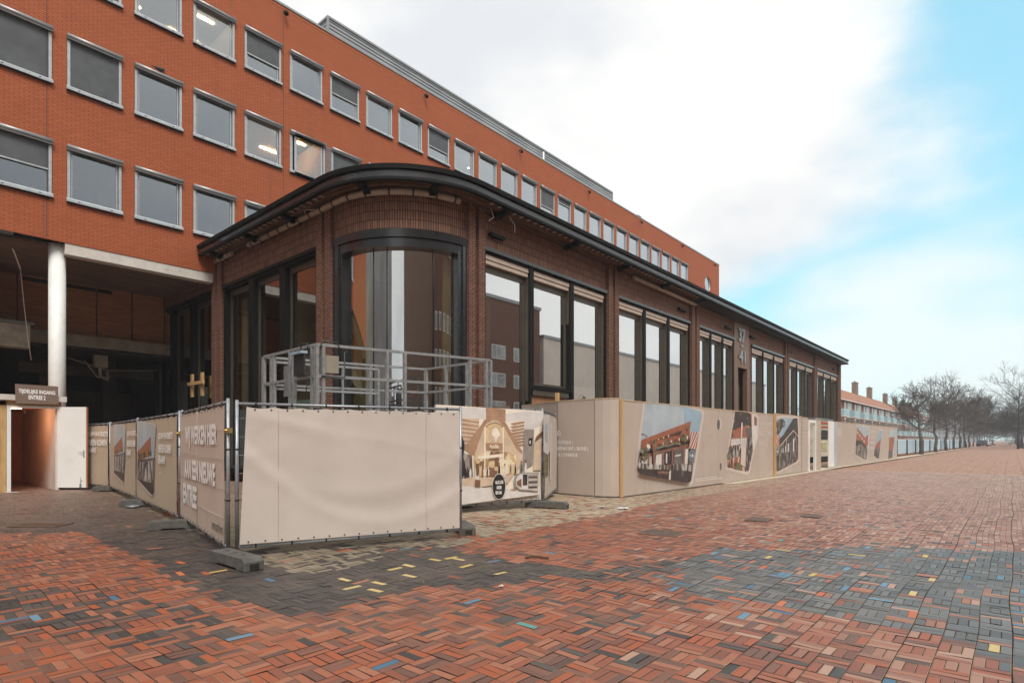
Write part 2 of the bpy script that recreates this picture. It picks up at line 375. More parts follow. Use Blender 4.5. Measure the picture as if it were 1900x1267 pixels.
g.build('sand_bed', plain('sand_bed',(.10,.075,.05),.95,0,.4,4), kind='structure')
def brick_paving():
    m,t,b=principled('paving_brick',(.3,.1,.06),.6,0,.45)
    at=nd(t,'ShaderNodeAttribute',attribute_name='brick_tone'); tc=nd(t,'ShaderNodeTexCoord')
    n=nd(t,'ShaderNodeTexNoise',i_Scale=22.0,i_Detail=7.0,i_Roughness=.7); lk(t,tc.outputs['Object'],n.inputs['Vector'])
    n2=nd(t,'ShaderNodeTexNoise',i_Scale=.8,i_Detail=6.0,i_Roughness=.65); lk(t,tc.outputs['Object'],n2.inputs['Vector'])
    g=mth(t,'ADD',.72,mth(t,'ADD',mth(t,'MULTIPLY',n.outputs[0],.36),mth(t,'MULTIPLY',n2.outputs[0],.22)))
    gg=nd(t,'ShaderNodeCombineXYZ'); [lk(t,g,gg.inputs[i]) for i in range(3)]
    c=mixc(t,1.0,at.outputs['Color'],gg.outputs[0],'MULTIPLY')
    
    # worn sandy joints around every brick
    u=nd(t,'ShaderNodeSeparateXYZ'); lk(t,tc.outputs['UV'],u.inputs[0])
    eu=mth(t,'MINIMUM',u.outputs[0],mth(t,'SUBTRACT',.205,u.outputs[0])); ev=mth(t,'MINIMUM',u.outputs[1],mth(t,'SUBTRACT',.0683,u.outputs[1]))
    ed=mth(t,'ADD',mth(t,'MINIMUM',eu,ev),mth(t,'MULTIPLY',mth(t,'SUBTRACT',n.outputs[0],.5),.006))
    j=mth(t,'SUBTRACT',1.0,smooth(t,ed,.0015,.0050))
    n3=nd(t,'ShaderNodeTexNoise',i_Scale=1.1,i_Detail=3.0); lk(t,tc.outputs['Object'],n3.inputs['Vector'])
    jc=mixc(t,smooth(t,n3.outputs[0],.40,.62),(.10,.065,.048),(.38,.27,.18))
    c=mixc(t,mth(t,'MULTIPLY',j,.62),c,jc); lk(t,c,b.inputs['Base Color'])
    vo=nd(t,'ShaderNodeTexVoronoi',i_Scale=2.1); lk(t,tc.outputs['Object'],vo.inputs['Vector'])
    gum=mth(t,'SUBTRACT',1.0,smooth(t,vo.outputs['Distance'],.022,.036)); c=mixc(t,mth(t,'MULTIPLY',gum,.6),c,(.48,.44,.38)); lk(t,c,b.inputs['Base Color'])
    lk(t,mth(t,'ADD',.37,mth(t,'MULTIPLY',n.outputs[0],.28)),b.inputs['Roughness'])
    h=mth(t,'ADD',smooth(t,ed,.0,.009),mth(t,'MULTIPLY',n.outputs[0],.35))
    bp=nd(t,'ShaderNodeBump',i_Strength=.55,i_Distance=.006); lk(t,h,bp.inputs['Height']); lk(t,bp.outputs[0],b.inputs['Normal']); return m
def build_paving():
    Mo=.205; Bw=Mo/3
    C=[]
    for (x0,x1,y0,y1) in ((-4.0,32.4,-7.0,9.2),(-4.0,15.0,9.2,27.0)):
        ii,jj=np.meshgrid(np.arange(math.floor(x0/Mo),math.ceil(x1/Mo)),np.arange(math.floor(y0/Mo)+(1 if y0>5 else 0),math.ceil(y1/Mo)),indexing='ij')
        C.append(np.stack([ii.ravel(),jj.ravel()],1))
    C=np.unique(np.concatenate(C),axis=0)
    # keep only what the street side can see
    cx=(C[:,0]+.5)*Mo; cy=(C[:,1]+.5)*Mo
    C=C[(cx*CC+cy*SS>0.6)]
    n=len(C); par=(C.sum(1)%2)
    cell=np.repeat(C,3,0); par=np.repeat(par,3); k=np.tile(np.arange(3),n)
    lx=np.where(par==0,Mo,Bw); ly=np.where(par==0,Bw,Mo)
    x0=cell[:,0]*Mo+np.where(par==0,0,k*Bw); y0=cell[:,1]*Mo+np.where(par==0,k*Bw,0)
    N=len(x0); bx=x0+lx/2; by=y0+ly/2
    gp=.0022
    q=np.zeros((N,4,3))
    q[:,0,0]=q[:,3,0]=x0+gp; q[:,1,0]=q[:,2,0]=x0+lx-gp
    q[:,0,1]=q[:,1,1]=y0+gp; q[:,2,1]=q[:,3,1]=y0+ly-gp
    # wider joint along the street every third course
    fr=(cell[:,1]%3==0); q[fr&(np.isclose(y0,cell[:,1]*Mo)),0:2,1]+=.0025
    z=rng.normal(0,.0011,N); tx=rng.normal(0,.010,N); ty=rng.normal(0,.010,N)
    q[:,:,2]=z[:,None]+(q[:,:,0]-bx[:,None])*tx[:,None]+(q[:,:,1]-by[:,None])*ty[:,None]
    X=q[:,:,0].copy(); Y=q[:,:,1].copy()
    q[:,:,1]+=.014*np.sin(X*1.1+.4*Y)*np.clip((X-1)/6,0,1)+.007*np.sin(X*2.7+1.3*Y+1)
    q[:,:,0]+=.018*np.sin(Y*1.7+.5*X)+.010*np.sin(Y*3.9-X)
    q[:,:,2]+=.009*np.sin(X*.55+1)*np.cos(Y*.7)+.003*np.sin(X*2.1)*np.sin(Y*1.9)
    # ---- laid pattern: which colour of brick goes where
    G=lambda L:[tuple(onG(*p))[:2] for p in L]
    dark=inpoly(bx,by,G([(-200,985),(60,990),(145,985),(188,1005),(300,1058),(420,1110),(545,1142),(610,1130),(735,1098),(800,1083),(880,1095),(1000,1068),(1135,1077),(1060,1052),(960,1042),(860,1025),(835,1008),(800,985),(700,940),(430,905),(300,885),(165,880),(-200,880)]))
    dark|= (by>22)&(bx<9)
    join=inpoly(bx,by,G([(985,1066),(1130,1058),(1250,1040),(1250,1075),(1130,1080)]))
    grey=inpoly(bx,by,G([(1225,1068),(1265,1042),(1340,1018),(1500,1019),(1560,1012),(1700,1016),(1800,1020),(1990,1026),(1990,1250),(1845,1235),(1840,1202),(1700,1165),(1560,1142),(1470,1125),(1320,1112),(1250,1088)]))
    yard=inpoly(bx,by,[(3.5,7.9),(6.15,6.6),(7.0,7.0),(7.7,8.7),(10.1,7.9),(12.8,8.8),(13,12),(9,16),(9,22),(5,22),(4.9,19.7),(4.4,15.4),(3.85,11.2)])
    cream=inpoly(bx,by,G([(470,1040),(560,1062),(650,1053),(715,1032),(690,1014),(840,1015),(890,1000),(970,983),(1100,962),(1250,925),(1400,898),(1480,884),(1480,878),(1150,918),(1040,912),(1000,930),(850,940),(620,1000),(500,1020)]))
    core=inpoly(bx,by,G([(860,960),(1000,950),(1120,938),(1260,908),(1260,900),(1100,918),(1000,928),(860,945)]))
    strip=inpoly(bx,by,G([(1040,918),(1152,924),(1374,895),(1480,880),(1480,889),(1380,906),(1200,936),(1040,948)]))
    clus=inpoly(bx,by,G([(-100,1085),(150,1092),(300,1112),(430,1148),(445,1185),(330,1205),(120,1180),(-100,1180)]))
    jit=rng.random(N)
    red=np.array([(.295,.092,.046),(.26,.080,.042),(.31,.108,.058),(.225,.074,.042),(.19,.083,.055),(.33,.128,.072),(.32,.084,.034),(.15,.070,.050)])
    pink=np.array([(.33,.155,.098),(.31,.14,.088),(.35,.18,.12),(.27,.12,.078),(.40,.235,.165)])
    dk=np.array([(.050,.045,.042),(.062,.052,.047),(.042,.036,.034),(.075,.060,.052)])
    gr=np.array([(.108,.108,.106),(.135,.134,.13),(.088,.088,.087),(.155,.148,.14),(.105,.10,.093)])
    cr=np.array([(.40,.325,.225),(.35,.285,.195),(.44,.365,.26),(.33,.27,.185)])
    acc_b=np.array([(.09,.19,.27),(.12,.23,.31),(.065,.135,.20)]); acc_t=np.array([(.07,.22,.21),(.10,.27,.24)])
    acc_y=np.array([(.50,.36,.10),(.54,.40,.16)]); acc_o=np.array([(.50,.14,.055),(.46,.11,.04)])
    def pick(p): return p[rng.integers(0,len(p),N)]
    az=np.degrees(np.arctan2(by,bx)); dist=np.hypot(bx,by)
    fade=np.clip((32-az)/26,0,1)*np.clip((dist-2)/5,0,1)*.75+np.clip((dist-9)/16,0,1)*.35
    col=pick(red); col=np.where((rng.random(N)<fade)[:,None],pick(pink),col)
    r=rng.random(N); pd=np.where(clus,.42,np.where((az>12)&(az<62)&(dist<6.5),.085,.028))
    col=np.where((r<pd)[:,None],pick(dk)*1.15,col)
    col=np.where(((r>=pd)&(r<pd+.07))[:,None],pick(red)*.55+.015,col)
    r2=rng.random(N)
    col=np.where((r2<np.where(clus,.022,.0035))[:,None],pick(acc_b),col); col=np.where((r2>.9965)[:,None],pick(acc_t),col)
    # slate-grey patch
    gm=grey&(jit<.93); col=np.where(gm[:,None],pick(gr),col)
    r3=rng.random(N)
    for lim,pal in ((.035,acc_b),(.058,acc_o),(.076,acc_y),(.14,pink)):
        pass
    col=np.where((gm&(r3<.028))[:,None],pick(acc_b),col); col=np.where((gm&(r3>.045)&(r3<.062))[:,None],pick(acc_o),col)
    col=np.where((gm&(r3>.07)&(r3<.079))[:,None],pick(acc_y),col); col=np.where((gm&(r3>.088)&(r3<.112))[:,None],pick(pink),col)
    # dark paving by the fences
    dm=dark&~yard; col=np.where(dm[:,None],pick(dk),col)
    near=(dist<9.5)
    col=np.where((dm&near&(r3<.012))[:,None],pick(acc_b),col); col=np.where((dm&near&(r3>.012)&(r3<.026))[:,None],pick(acc_o),col)
    col=np.where((dm&near&(r3>.026)&(r3<np.where(inpoly(bx,by,G([(590,1085),(850,1028),(875,1052),(640,1118)])),.115,.030)))[:,None],pick(acc_y),col); col=np.where((dm&(r3>.05)&(r3<.065))[:,None],pick(red),col)
    col=np.where((join&(jit<.75))[:,None],pick(dk)*1.3,col)
    # sandy, mossy ground inside and along the fence
    col=np.where((yard)[:,None],pick(cr)*.62,col)
    cn=.5+.5*np.sin(bx*3.1+by*1.7)*np.sin(by*2.9-bx*.8)
    cm=cream&(jit<.45+.5*cn); 
    cmul=np.clip((bx-1.0)/8,.55,1.1)
    col=np.where(cm[:,None],pick(cr)*cmul[:,None],col)
    col=np.where((strip&(jit<.8))[:,None],pick(cr)*1.0,col)
    col=np.where((core&(jit<.85))[:,None],pick(cr)*1.08,col)
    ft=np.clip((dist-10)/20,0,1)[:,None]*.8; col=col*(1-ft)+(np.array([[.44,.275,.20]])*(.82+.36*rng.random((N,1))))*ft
    me=bpy.data.meshes.new('brick_paving'); me.vertices.add(4*N); me.vertices.foreach_set('co',q.reshape(-1).astype(np.float32))
    me.loops.add(4*N); me.loops.foreach_set('vertex_index',np.arange(4*N,dtype=np.int32))
    me.polygons.add(N); me.polygons.foreach_set('loop_start',np.arange(0,4*N,4,dtype=np.int32))
    me.update(calc_edges=True)
    ua=np.where((par==0)[:,None],np.array([0,1,1,0])[None,:],np.array([0,0,1,1])[None,:])*.205
    va=np.where((par==0)[:,None],np.array([0,0,1,1])[None,:],np.array([0,1,1,0])[None,:])*.0683
    uvl=me.uv_layers.new(name='UVMap'); uvl.data.foreach_set('uv',np.stack([ua,va],2).reshape(-1).astype(np.float32))
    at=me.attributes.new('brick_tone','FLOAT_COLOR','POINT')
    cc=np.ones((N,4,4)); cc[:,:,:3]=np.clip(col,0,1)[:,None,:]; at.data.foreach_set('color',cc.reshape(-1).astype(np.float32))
    me.materials.append(brick_paving()); o=bpy.data.objects.new('brick_paving',me); COL.objects.link(o); o['kind']='structure'
build_paving()
HP=[(13.05,7.62),(19.5,7.44),(24.6,7.30),(28.4,7.30),(36.0,7.38),(56.5,7.15)]
k=MB()
for (a,b) in zip(HP[1:-1],HP[2:]): k.prism([(a[0],a[1]-.34,.004),(b[0],b[1]-.34,.004),(b[0],b[1]+.3,.004),(a[0],a[1]+.3,.004)],(0,0,.022))
a,b=HP[-1],(170,6.4); k.prism([(a[0],a[1]-.34,.004),(b[0],b[1]-.34,.004),(b[0],b[1]+.0,.004),(a[0],a[1]+.3,.004)],(0,0,.022))
k.build('kerb', plain('kerb_stone',(.52,.44,.33),.85,0,.2,2.5,dirt=(.3,.24,.16,.6)), kind='structure')
# ================================================================== OFFICE BLOCK
YO=22.5
off=thing('office_building','long orange brick office block with rows of square windows, rising behind the brown pavilion','office block',(26,YO,0))
PW=1.853
def rowx(k): return 6.35+PW*k
ROWS={'A':(15.93,17.55,list(range(-3,24))),'B':(12.55,14.26,list(range(-3,8))),'C':(9.02,10.77,list(range(-3,6)))}
def wx(row,k):
    if row=='B' and k==4: return (12.1,13.5)
    if row=='B' and k>=5: return (13.83+PW*(k-5),15.29+PW*(k-5))
    return (rowx(k),rowx(k)+1.46)
holes=[]
for rw,(z0,z1,ks) in ROWS.items():
    for kk in ks: a,b=wx(rw,kk); holes.append((a,b,z0,z1))
RX,RZ,RR=55.15,16.72,.79
holes.append((RX-RR,RX+RR,RZ-RR,RZ+RR))
X0,X1,ZB,ZT=-16.0,57.97,7.7,19.06
def holed_wall(mb,X0,X1,Z0,Z1,Y,holes,m=0):
    xs=sorted({X0,X1,*[h[0] for h in holes],*[h[1] for h in holes]}); zs=sorted({Z0,Z1,*[h[2] for h in holes],*[h[3] for h in holes]})
    for za,zb in zip(zs,zs[1:]):
        run=None
        for xa,xb in zip(xs,xs[1:]):
            cx,cz=(xa+xb)/2,(za+zb)/2
            inside=any(h[0]<cx<h[1] and h[2]<cz<h[3] for h in holes)
            if not inside: run=(run[0],xb) if run else (xa,xb)
            if inside or xb==xs[-1]:
                if run: mb.face([(run[0],Y,za),(run[1],Y,za),(run[1],Y,zb),(run[0],Y,zb)],m)
                run=None
w=MB(); holed_wall(w,X0,X1,ZB,ZT,YO,holes)
for a,b,z0,z1 in holes[:-1]:
    d=.3
    w.face([(a,YO,z0),(a,YO,z1),(a,YO+d,z1),(a,YO+d,z0)]); w.face([(b,YO,z1),(b,YO,z0),(b,YO+d,z0),(b,YO+d,z1)])
    w.face([(a,YO,z1),(b,YO,z1),(b,YO+d,z1),(a,YO+d,z1)]); w.face([(b,YO,z0),(a,YO,z0),(a,YO+d,z0),(b,YO+d,z0)])
n=40
for i in range(n):                                                   # the round opening
    a0,a1=2*PI*i/n,2*PI*(i+1)/n
    def sq(a): c,s=math.cos(a),math.sin(a); q=RR/max(abs(c),abs(s)); return (RX+c*q,YO,RZ+s*q)
    def ci(a,y=YO): return (RX+math.cos(a)*RR*.97,y,RZ+math.sin(a)*RR*.97)
    w.face([ci(a0),sq(a0),sq(a1),ci(a1)]); w.face([ci(a1),ci(a1,YO+.3),ci(a0,YO+.3),ci(a0)])
w.face([(X1,YO,0),(X1,YO+14,0),(X1,YO+14,ZT),(X1,YO,ZT)]); w.face([(X1,YO,0),(X1,YO,ZB),(X1-.4,YO,ZB),(X1-.4,YO,0)])
w.face([(X0,YO,ZB),(X0,YO,ZT),(X0,YO+14,ZT),(X0,YO+14,ZB)]); w.face([(X0,YO+14,ZB),(X0,YO+14,ZT),(X1,YO+14,ZT),(X1,YO+14,ZB)])
w.face([(9.4,YO,8.6),(X1,YO,8.6),(X1,YO,0),(9.4,YO,0)][::-1])
w.build('wall',M['office_brick'],off)
p=MB()
for xj in (3.98,11.62,26.3,41.2,51.0): p.box(xj,YO-.004,ZB+.05,xj+.018,YO+.05,ZT)
p.build('expansion_joint',M['dark2'],off)
p=MB(); p.box(X0,YO+.0,ZT+.012,X1,YO+.3,19.22); p.build('soldier_course',brickmat('office_soldier',(.46,.125,.045),(.40,.10,.036),(.22,.08,.04),.23,.066,.008,vertical=True,offset=0),off)
p=MB(); p.box(X0,YO-.035,19.222,X1+.03,YO+.42,19.31); p.build('parapet_cap',M['cap'],off)
p=MB(); p.face([(X0,YO+.3,19.1),(X1,YO+.3,19.1),(X1,YO+14,19.1),(X0,YO+14,19.1)]); p.build('roof',M['dark2'],off)
# plant room with corrugated cladding
def corrugated():
    m,t,b=principled('corrugated',(.30,.325,.33),.45,.3)
    tc=nd(t,'ShaderNodeTexCoord'); s=nd(t,'ShaderNodeSeparateXYZ'); lk(t,tc.outputs['Object'],s.inputs[0])
    v=mth(t,'FRACT',mth(t,'MULTIPLY',s.outputs[2],1/.17)); tri=mth(t,'ABSOLUTE',mth(t,'SUBTRACT',v,.5))
    n=nd(t,'ShaderNodeTexNoise',i_Scale=.6,i_Detail=4.0); lk(t,tc.outputs['Object'],n.inputs['Vector'])
    c=mixc(t,smooth(t,n.outputs[0],.3,.7),(.25,.275,.285),(.33,.355,.36)); lk(t,c,b.inputs['Base Color'])
    bp=nd(t,'ShaderNodeBump',i_Strength=1.0,i_Distance=.12); lk(t,tri,bp.inputs['Height']); lk(t,bp.outputs[0],b.inputs['Normal']); return m
p=MB(); p.box(14.87,24.5,19.1,40.6,34,21.5); pr=p.build('plant_room',corrugated(),off)
p=MB(); p.box(14.83,24.46,21.502,40.64,34,21.6); p.box(14.83,24.46,19.1,14.91,24.54,21.5); p.box(40.56,24.46,19.1,40.64,24.54,21.5)
for i in range(1,6): p.box(14.87+i*4.29,24.488,19.1,14.89+i*4.29,24.5,21.5)
p.build('trim',M['cap'],pr)
p=MB(); v=onV(1008.5,292,(0,24),(1,24)); p.tube([(v.x,24,19.1),(v.x,24,v.z+.35)],.06,8); p.build('vent_pipe',M['white_paint'],off)
# windows
BL={('C',-2):.5,('B',-2):1.0,('B',-1):1.0,('A',2):.6,('A',4):.5,('A',7):.62,('A',12):.75,('A',13):.2,('B',5):1.0,('A',-1):.9}
def office_window(rw,kk,z0,z1):
    a,b=wx(rw,kk); f=MB(); y=YO-.03
    f.box(a,y,z0,a+.075,y+.13,z1); f.box(b-.075,y,z0,b,y+.13,z1); f.box(a+.075,y,z1-.1,b-.075,y+.13,z1); f.box(a+.075,y,z0,b-.075,y+.13,z0+.1)
    f.box(a+.105,y+.05,z0+.1,a+.135,y+.13,z1-.1); f.box(b-.135,y+.05,z0+.1,b-.105,y+.13,z1-.1)
    wn=f.build('window',M['alu'],off)
    s=MB(); s.prism([(a-.03,y-.002,z0-.02),(a-.03,y-.075,z0-.02),(a-.03,y-.075,z0+.05),(a-.03,y-.002,z0+.12)],(b-a+.06,0,0)); s.box(a-.03,y-.05,z0-.055,b+.03,y-.002,z0-.022,1)
    for q in (.2,.8):
        xx=a+(b-a)*q; s.box(xx-.025,y-.08,z0+.015,xx+.025,y-.0755,z0+.04,1)
    s.build('sill',[M['alu'],M['black']],wn)
    s=MB(); s.tube([(a-.02,y-.055,z1-.045),(b+.02,y-.055,z1-.045)],.075,10,0); s.box(a-.02,y-.09,z1-.15,b+.02,y-.002,z1-.09,1); s.build('blind_box',[M['cap'],M['alu_dark']],wn)
    g=MB(); g.face([(a+.075,y+.09,z0+.1),(b-.075,y+.09,z0+.1),(b-.075,y+.09,z1-.1),(a+.075,y+.09,z1-.1)]); g.build('pane',M['glass_off'],wn)
    fr=BL.get((rw,kk))
    if fr:
        zb=z1-.15-(z1-z0-.27)*fr; s=MB(); s.box(a+.08,y+.028,zb,b-.08,y+.036,z1-.1); bl=s.build('blind',M['blind'],wn)
        s=MB(); s.box(a+.078,y+.015,zb-.045,b-.078,y+.045,zb); s.build('bottom_bar',M['alu'],wn) if False else s.build('blind_bar',M['alu'],wn)
for rw,(z0,z1,ks) in ROWS.items():
    for kk in ks: office_window(rw,kk,z0,z1)
f=MB(); f.tube([(RX+math.cos(2*PI*i/32)*RR*.93,YO+.12,RZ+math.sin(2*PI*i/32)*RR*.93) for i in range(33)],.055,8,caps=False); rw_=f.build('round_window',M['alu'],off)
g=MB(); g.face([(RX+math.cos(2*PI*i/32)*RR*.93,YO+.13,RZ+math.sin(2*PI*i/32)*RR*.93) for i in range(32)]); g.build('pane',M['glass_off'],rw_)
lo=MB()
for i in range(18): lo.box(13.53,YO-.02,12.6+i*.092,13.80,YO+.02,12.64+i*.092)
lo.box(13.80,YO-.02,12.57,13.828,YO+.02,14.26); lo.build('louvre_grille',M['cap'],off)
# rooms behind the glass
r=MB()
for rw,(z0,z1,ks) in ROWS.items():
    xa,xb=wx(rw,ks[0])[0]-.6,wx(rw,ks[-1])[1]+.6; zf,zc=z0-.85,z1+.35
    r.face([(xa,YO+.31,zf),(xb,YO+.31,zf),(xb,YO+6,zf),(xa,YO+6,zf)],1); r.face([(xa,YO+.31,zc),(xa,YO+6,zc),(xb,YO+6,zc),(xb,YO+.31,zc)],0)
    r.face([(xa,YO+6,zf),(xb,YO+6,zf),(xb,YO+6,zc),(xa,YO+6,zc)],0)
    for kk in ks[::2]: a,b=wx(rw,kk); r.box(b+.16,YO+.31,zf,b+.24,YO+6,zc,0)
r.build('rooms',[M['room'],M['room2']],off)
lm=MB()
for rw,kk,dx,dz,dy in (('A',0,.6,-.25,1.6),('A',3,.5,-.4,1.6),('A',5,.7,-.25,1.6),('A',5,1.1,-.35,2.4),('A',8,.5,-.3,1.6),('A',9,.8,-.1,1.6),('A',10,.6,-.2,1.5)):
    a=wx(rw,kk)[0]; zz=ROWS[rw][1]+dz; lm.tube([(a+dx,YO+dy,zz-.05),(a+dx,YO+dy,zz),(a+dx,YO+dy,zz+.05)],[.02,.06,.02],8)
for rw,kk in (('B',3),('B',4),('A',-1),('A',1)):
    a=wx(rw,kk)[0]; zz=ROWS[rw][1]+.33; lm.box(a+.1,YO+1.2,zz-.03,a+1.2,YO+1.3,zz); lm.box(a+.1,YO+2.8,zz-.03,a+1.2,YO+2.9,zz)
lm.build('room_lamp',M['lamp_warm'],off)
for px in ((527,24.6),(787,178),(963.6,280.6),(1090,356),(1187,412),(1263,456),(1324,491.6)):
    v=onV(*px,(0,YO),(1,YO)); s=MB(); s.tube([(v.x,YO,v.z+.03),(v.x,YO-.16,v.z+.02),(v.x,YO-.2,v.z-.08),(v.x,YO-.2,v.z-.16)],[.03,.03,.09,.09],8); s.build('wall_lamp',M['black'],off)
# undercroft below the bricks
c=MB(); c.tube([(4.33,22.95,0),(4.33,22.95,7.7)],.225,28); c.build('column',M['white_col'],off)
c=MB(); c.box(4.45,YO+.02,7.36,8.9,YO+.42,7.698); c.build('edge_beam',M['white_beam'],off)
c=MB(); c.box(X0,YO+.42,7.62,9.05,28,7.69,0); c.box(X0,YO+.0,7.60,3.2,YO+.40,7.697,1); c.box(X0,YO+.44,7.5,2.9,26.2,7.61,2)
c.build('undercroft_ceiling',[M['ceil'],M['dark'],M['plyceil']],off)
c=MB(); c.box(X0,27.7,5.6,9.4,27.9,7.62,0)
for i in range(14): c.box(X0+.02+i*1.22 if False else 8.9-i*1.22,27.66,5.6,8.95-i*1.22,27.699,7.62,1)
c.box(4.2,27.68,7.42,7.0,27.698,7.56,2)
c.build('timber_boarding',[M['ply_dark'],M['wood_batten'],M['dark']],off)
c=MB(); c.box(X0,27.3,5.12,9.4,27.9,5.58); c.build('floor_edge',M['concrete_dark'],off)
c=MB(); c.box(X0,26.0,4.72,4.15,26.6,5.52,0); c.box(X0,25.93,5.52,4.27,26.6,5.62,1); c.build('concrete_ledge',[M['concrete'],M['alu_dark']],off)
c=MB(); c.box(2.35,25.6,5.62,2.85,26.1,7.5,0); c.box(1.95,25.62,5.62,2.33,26.2,7.5,1); c.build('post_casing',[M['white_beam'],M['dark']],off)
c=MB(); c.box(X0,26.3,5.62,1.9,26.4,7.5); c.build('plywood_wall',M['ply_dark'],off)
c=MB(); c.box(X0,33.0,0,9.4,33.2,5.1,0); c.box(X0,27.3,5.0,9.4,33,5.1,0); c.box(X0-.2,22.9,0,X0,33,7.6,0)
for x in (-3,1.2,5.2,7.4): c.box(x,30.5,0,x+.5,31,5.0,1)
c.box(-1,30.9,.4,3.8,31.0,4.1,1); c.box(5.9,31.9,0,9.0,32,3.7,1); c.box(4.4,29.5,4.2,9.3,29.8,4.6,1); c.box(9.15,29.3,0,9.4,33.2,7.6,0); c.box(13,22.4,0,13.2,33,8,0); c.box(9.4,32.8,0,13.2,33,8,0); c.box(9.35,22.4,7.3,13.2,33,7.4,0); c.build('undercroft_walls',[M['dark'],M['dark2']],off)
c=MB()
for (a,q) in (((5.2,28.6,4.95),(9.0,28.9,4.6)),((6.2,28.2,4.7),(7.1,28.3,4.1))): c.tube([a,tuple((a[i]+q[i])/2-(.35 if i==2 else 0) for i in range(3)),q],.03,6)
c.box(6.5,28.0,4.45,6.95,28.3,4.95); c.tube([(6.7,28.1,4.45),(6.7,28.1,4.1),(6.95,28.1,3.95),(6.95,28.1,4.3)],.06,8); c.build('cable_bundle',M['taupe'],off)
A=onV(0,431,(0,23.6),(1,23.6)); B=onV(38,500,(0,24.6),(1,24.6)); cpts=[A.lerp(B,i/8)+Vector((0,0,.22*math.sin(PI*i/8))) for i in range(9)]
c=MB(); c.tube([A+Vector((-1.2,-.3,.6))]+cpts,.022,6); e=onV(58,668,(0,25.5),(1,25.5)); c.tube([B,B.lerp(onV(50,620,(0,25.5),(1,25.5)),.5),onV(52,630,(0,25.5),(1,25.5)),e],.012,5); c.build('loose_cable',M['white_paint'],off)
# ================================================================== PAVILION
pav=thing('brick_pavilion','low brown brick pavilion with tall black windows and rounded corner under a dark overhanging roof','pavilion',(9.05,11.7,0))
CX,CY,RC,XE,YL=11.45,14.1,2.4,58.2,22.45
def wpath(o,y0=YL,x1=XE,n=20):
    """wall line offset outwards by o: (x,y,nx,ny)"""
    P=[(9.05-o,y0,-1,0)]
    for i in range(n+1):
        a=PI+PI/2*i/n; P.append((CX+math.cos(a)*(RC+o),CY+math.sin(a)*(RC+o),math.cos(a),math.sin(a)))
    P.append((x1,11.7-o,0,-1)); return P
def arcpath(o,d0=180.0,d1=270.0,n=24,lead=0.0,tail=0.0):
    P=[]
    if lead: P.append((9.05-o,CY+lead,-1,0))
    for i in range(n+1):
        a=math.radians(d0+(d1-d0)*i/n); P.append((CX+math.cos(a)*(RC+o),CY+math.sin(a)*(RC+o),math.cos(a),math.sin(a)))
    if tail: P.append((CX+tail,11.7-o,0,-1))
    return P
def sweep(mb,P,prof,m=0,close=False,smooth=True,caps=True):
    """profile (offset,z) swept along path; prof order: outside bottom->top"""
    s=[0.0]
    for a,b in zip(P,P[1:]): s.append(s[-1]+math.hypot(b[0]-a[0],b[1]-a[1]))
    pr=prof+[prof[0]] if close else prof
    for (o0,z0),(o1,z1) in zip(pr,pr[1:]):
        base=len(mb.v)
        for (x,y,nx,ny) in P: mb.v += [Vector((x+nx*o0,y+ny*o0,z0)),Vector((x+nx*o1,y+ny*o1,z1))]
        for i in range(len(P)-1):
            dz = abs(z1-z0)>1e-6; v0,v1=(z0,z1) if dz else (o0,o1)
            mb.idx([base+2*i,base+2*i+2,base+2*i+3,base+2*i+1],m,[(s[i],v0),(s[i+1],v0),(s[i+1],v1),(s[i],v1)],smooth)
    if close and caps:
        for (x,y,nx,ny),rev in ((P[0],True),(P[-1],False)):
            q=[(x+nx*o,y+ny*o,z) for o,z in prof]; mb.face(q if rev else q[::-1],m)
ZH,ZW=7.1,8.2
sp=MB(); 
sweep(sp,arcpath(0,lead=.55),[(0,ZH),(0,ZW)],0)
sp.build('curved_spandrel',M['pav_vert'],pav)
BAYS=[(12.14,18.9),(19.7,26.42),(27.38,32.2),(35.05,41.5),(42.45,49.1),(49.95,57.2)]
PIL=[(11.45,12.14),(18.9,19.7),(26.42,27.38),(41.5,42.45),(49.1,49.95),(57.2,58.2)]
LB=[(15.35,21.9),(22.75,29.3)]; LP=[(14.55,15.35),(21.9,22.75)]
for a,b in BAYS+[(34.65,35.05)]:
    s=MB(); s.box(a,11.7,ZH if b-a>1 else 0,b,12.0,ZW); s.build('spandrel',M['pav_vert'],pav)
for a,b in LB:
    s=MB(); s.box(9.05,a,ZH,9.35,b,min(ZW,8.2 if a<20 else 7.6)); s.build('spandrel',M['pav_vert'],pav)
def pilaster(f):
    s=MB()
    def bx(u0,u1,d0,d1): f(s,u0,u1,d0,d1)
    bx(0,1,.0,-.3); bx(.03,.40,.13,.0); bx(.60,.97,.13,.0); return s
for a,b in PIL:
    s=pilaster(lambda s,u0,u1,d0,d1: s.box(a+(b-a)*u0,11.698-d0,0,a+(b-a)*u1,11.698-d1,ZW)); s.build('pilaster',M['pav_rib'],pav)
for a,b in LP:
    s=pilaster(lambda s,u0,u1,d0,d1: s.box(9.048-d0,a+(b-a)*u0,0,9.048-d1,a+(b-a)*u1,ZW if a<21 else 8.15)); s.build('pilaster',M['pav_rib'],pav)
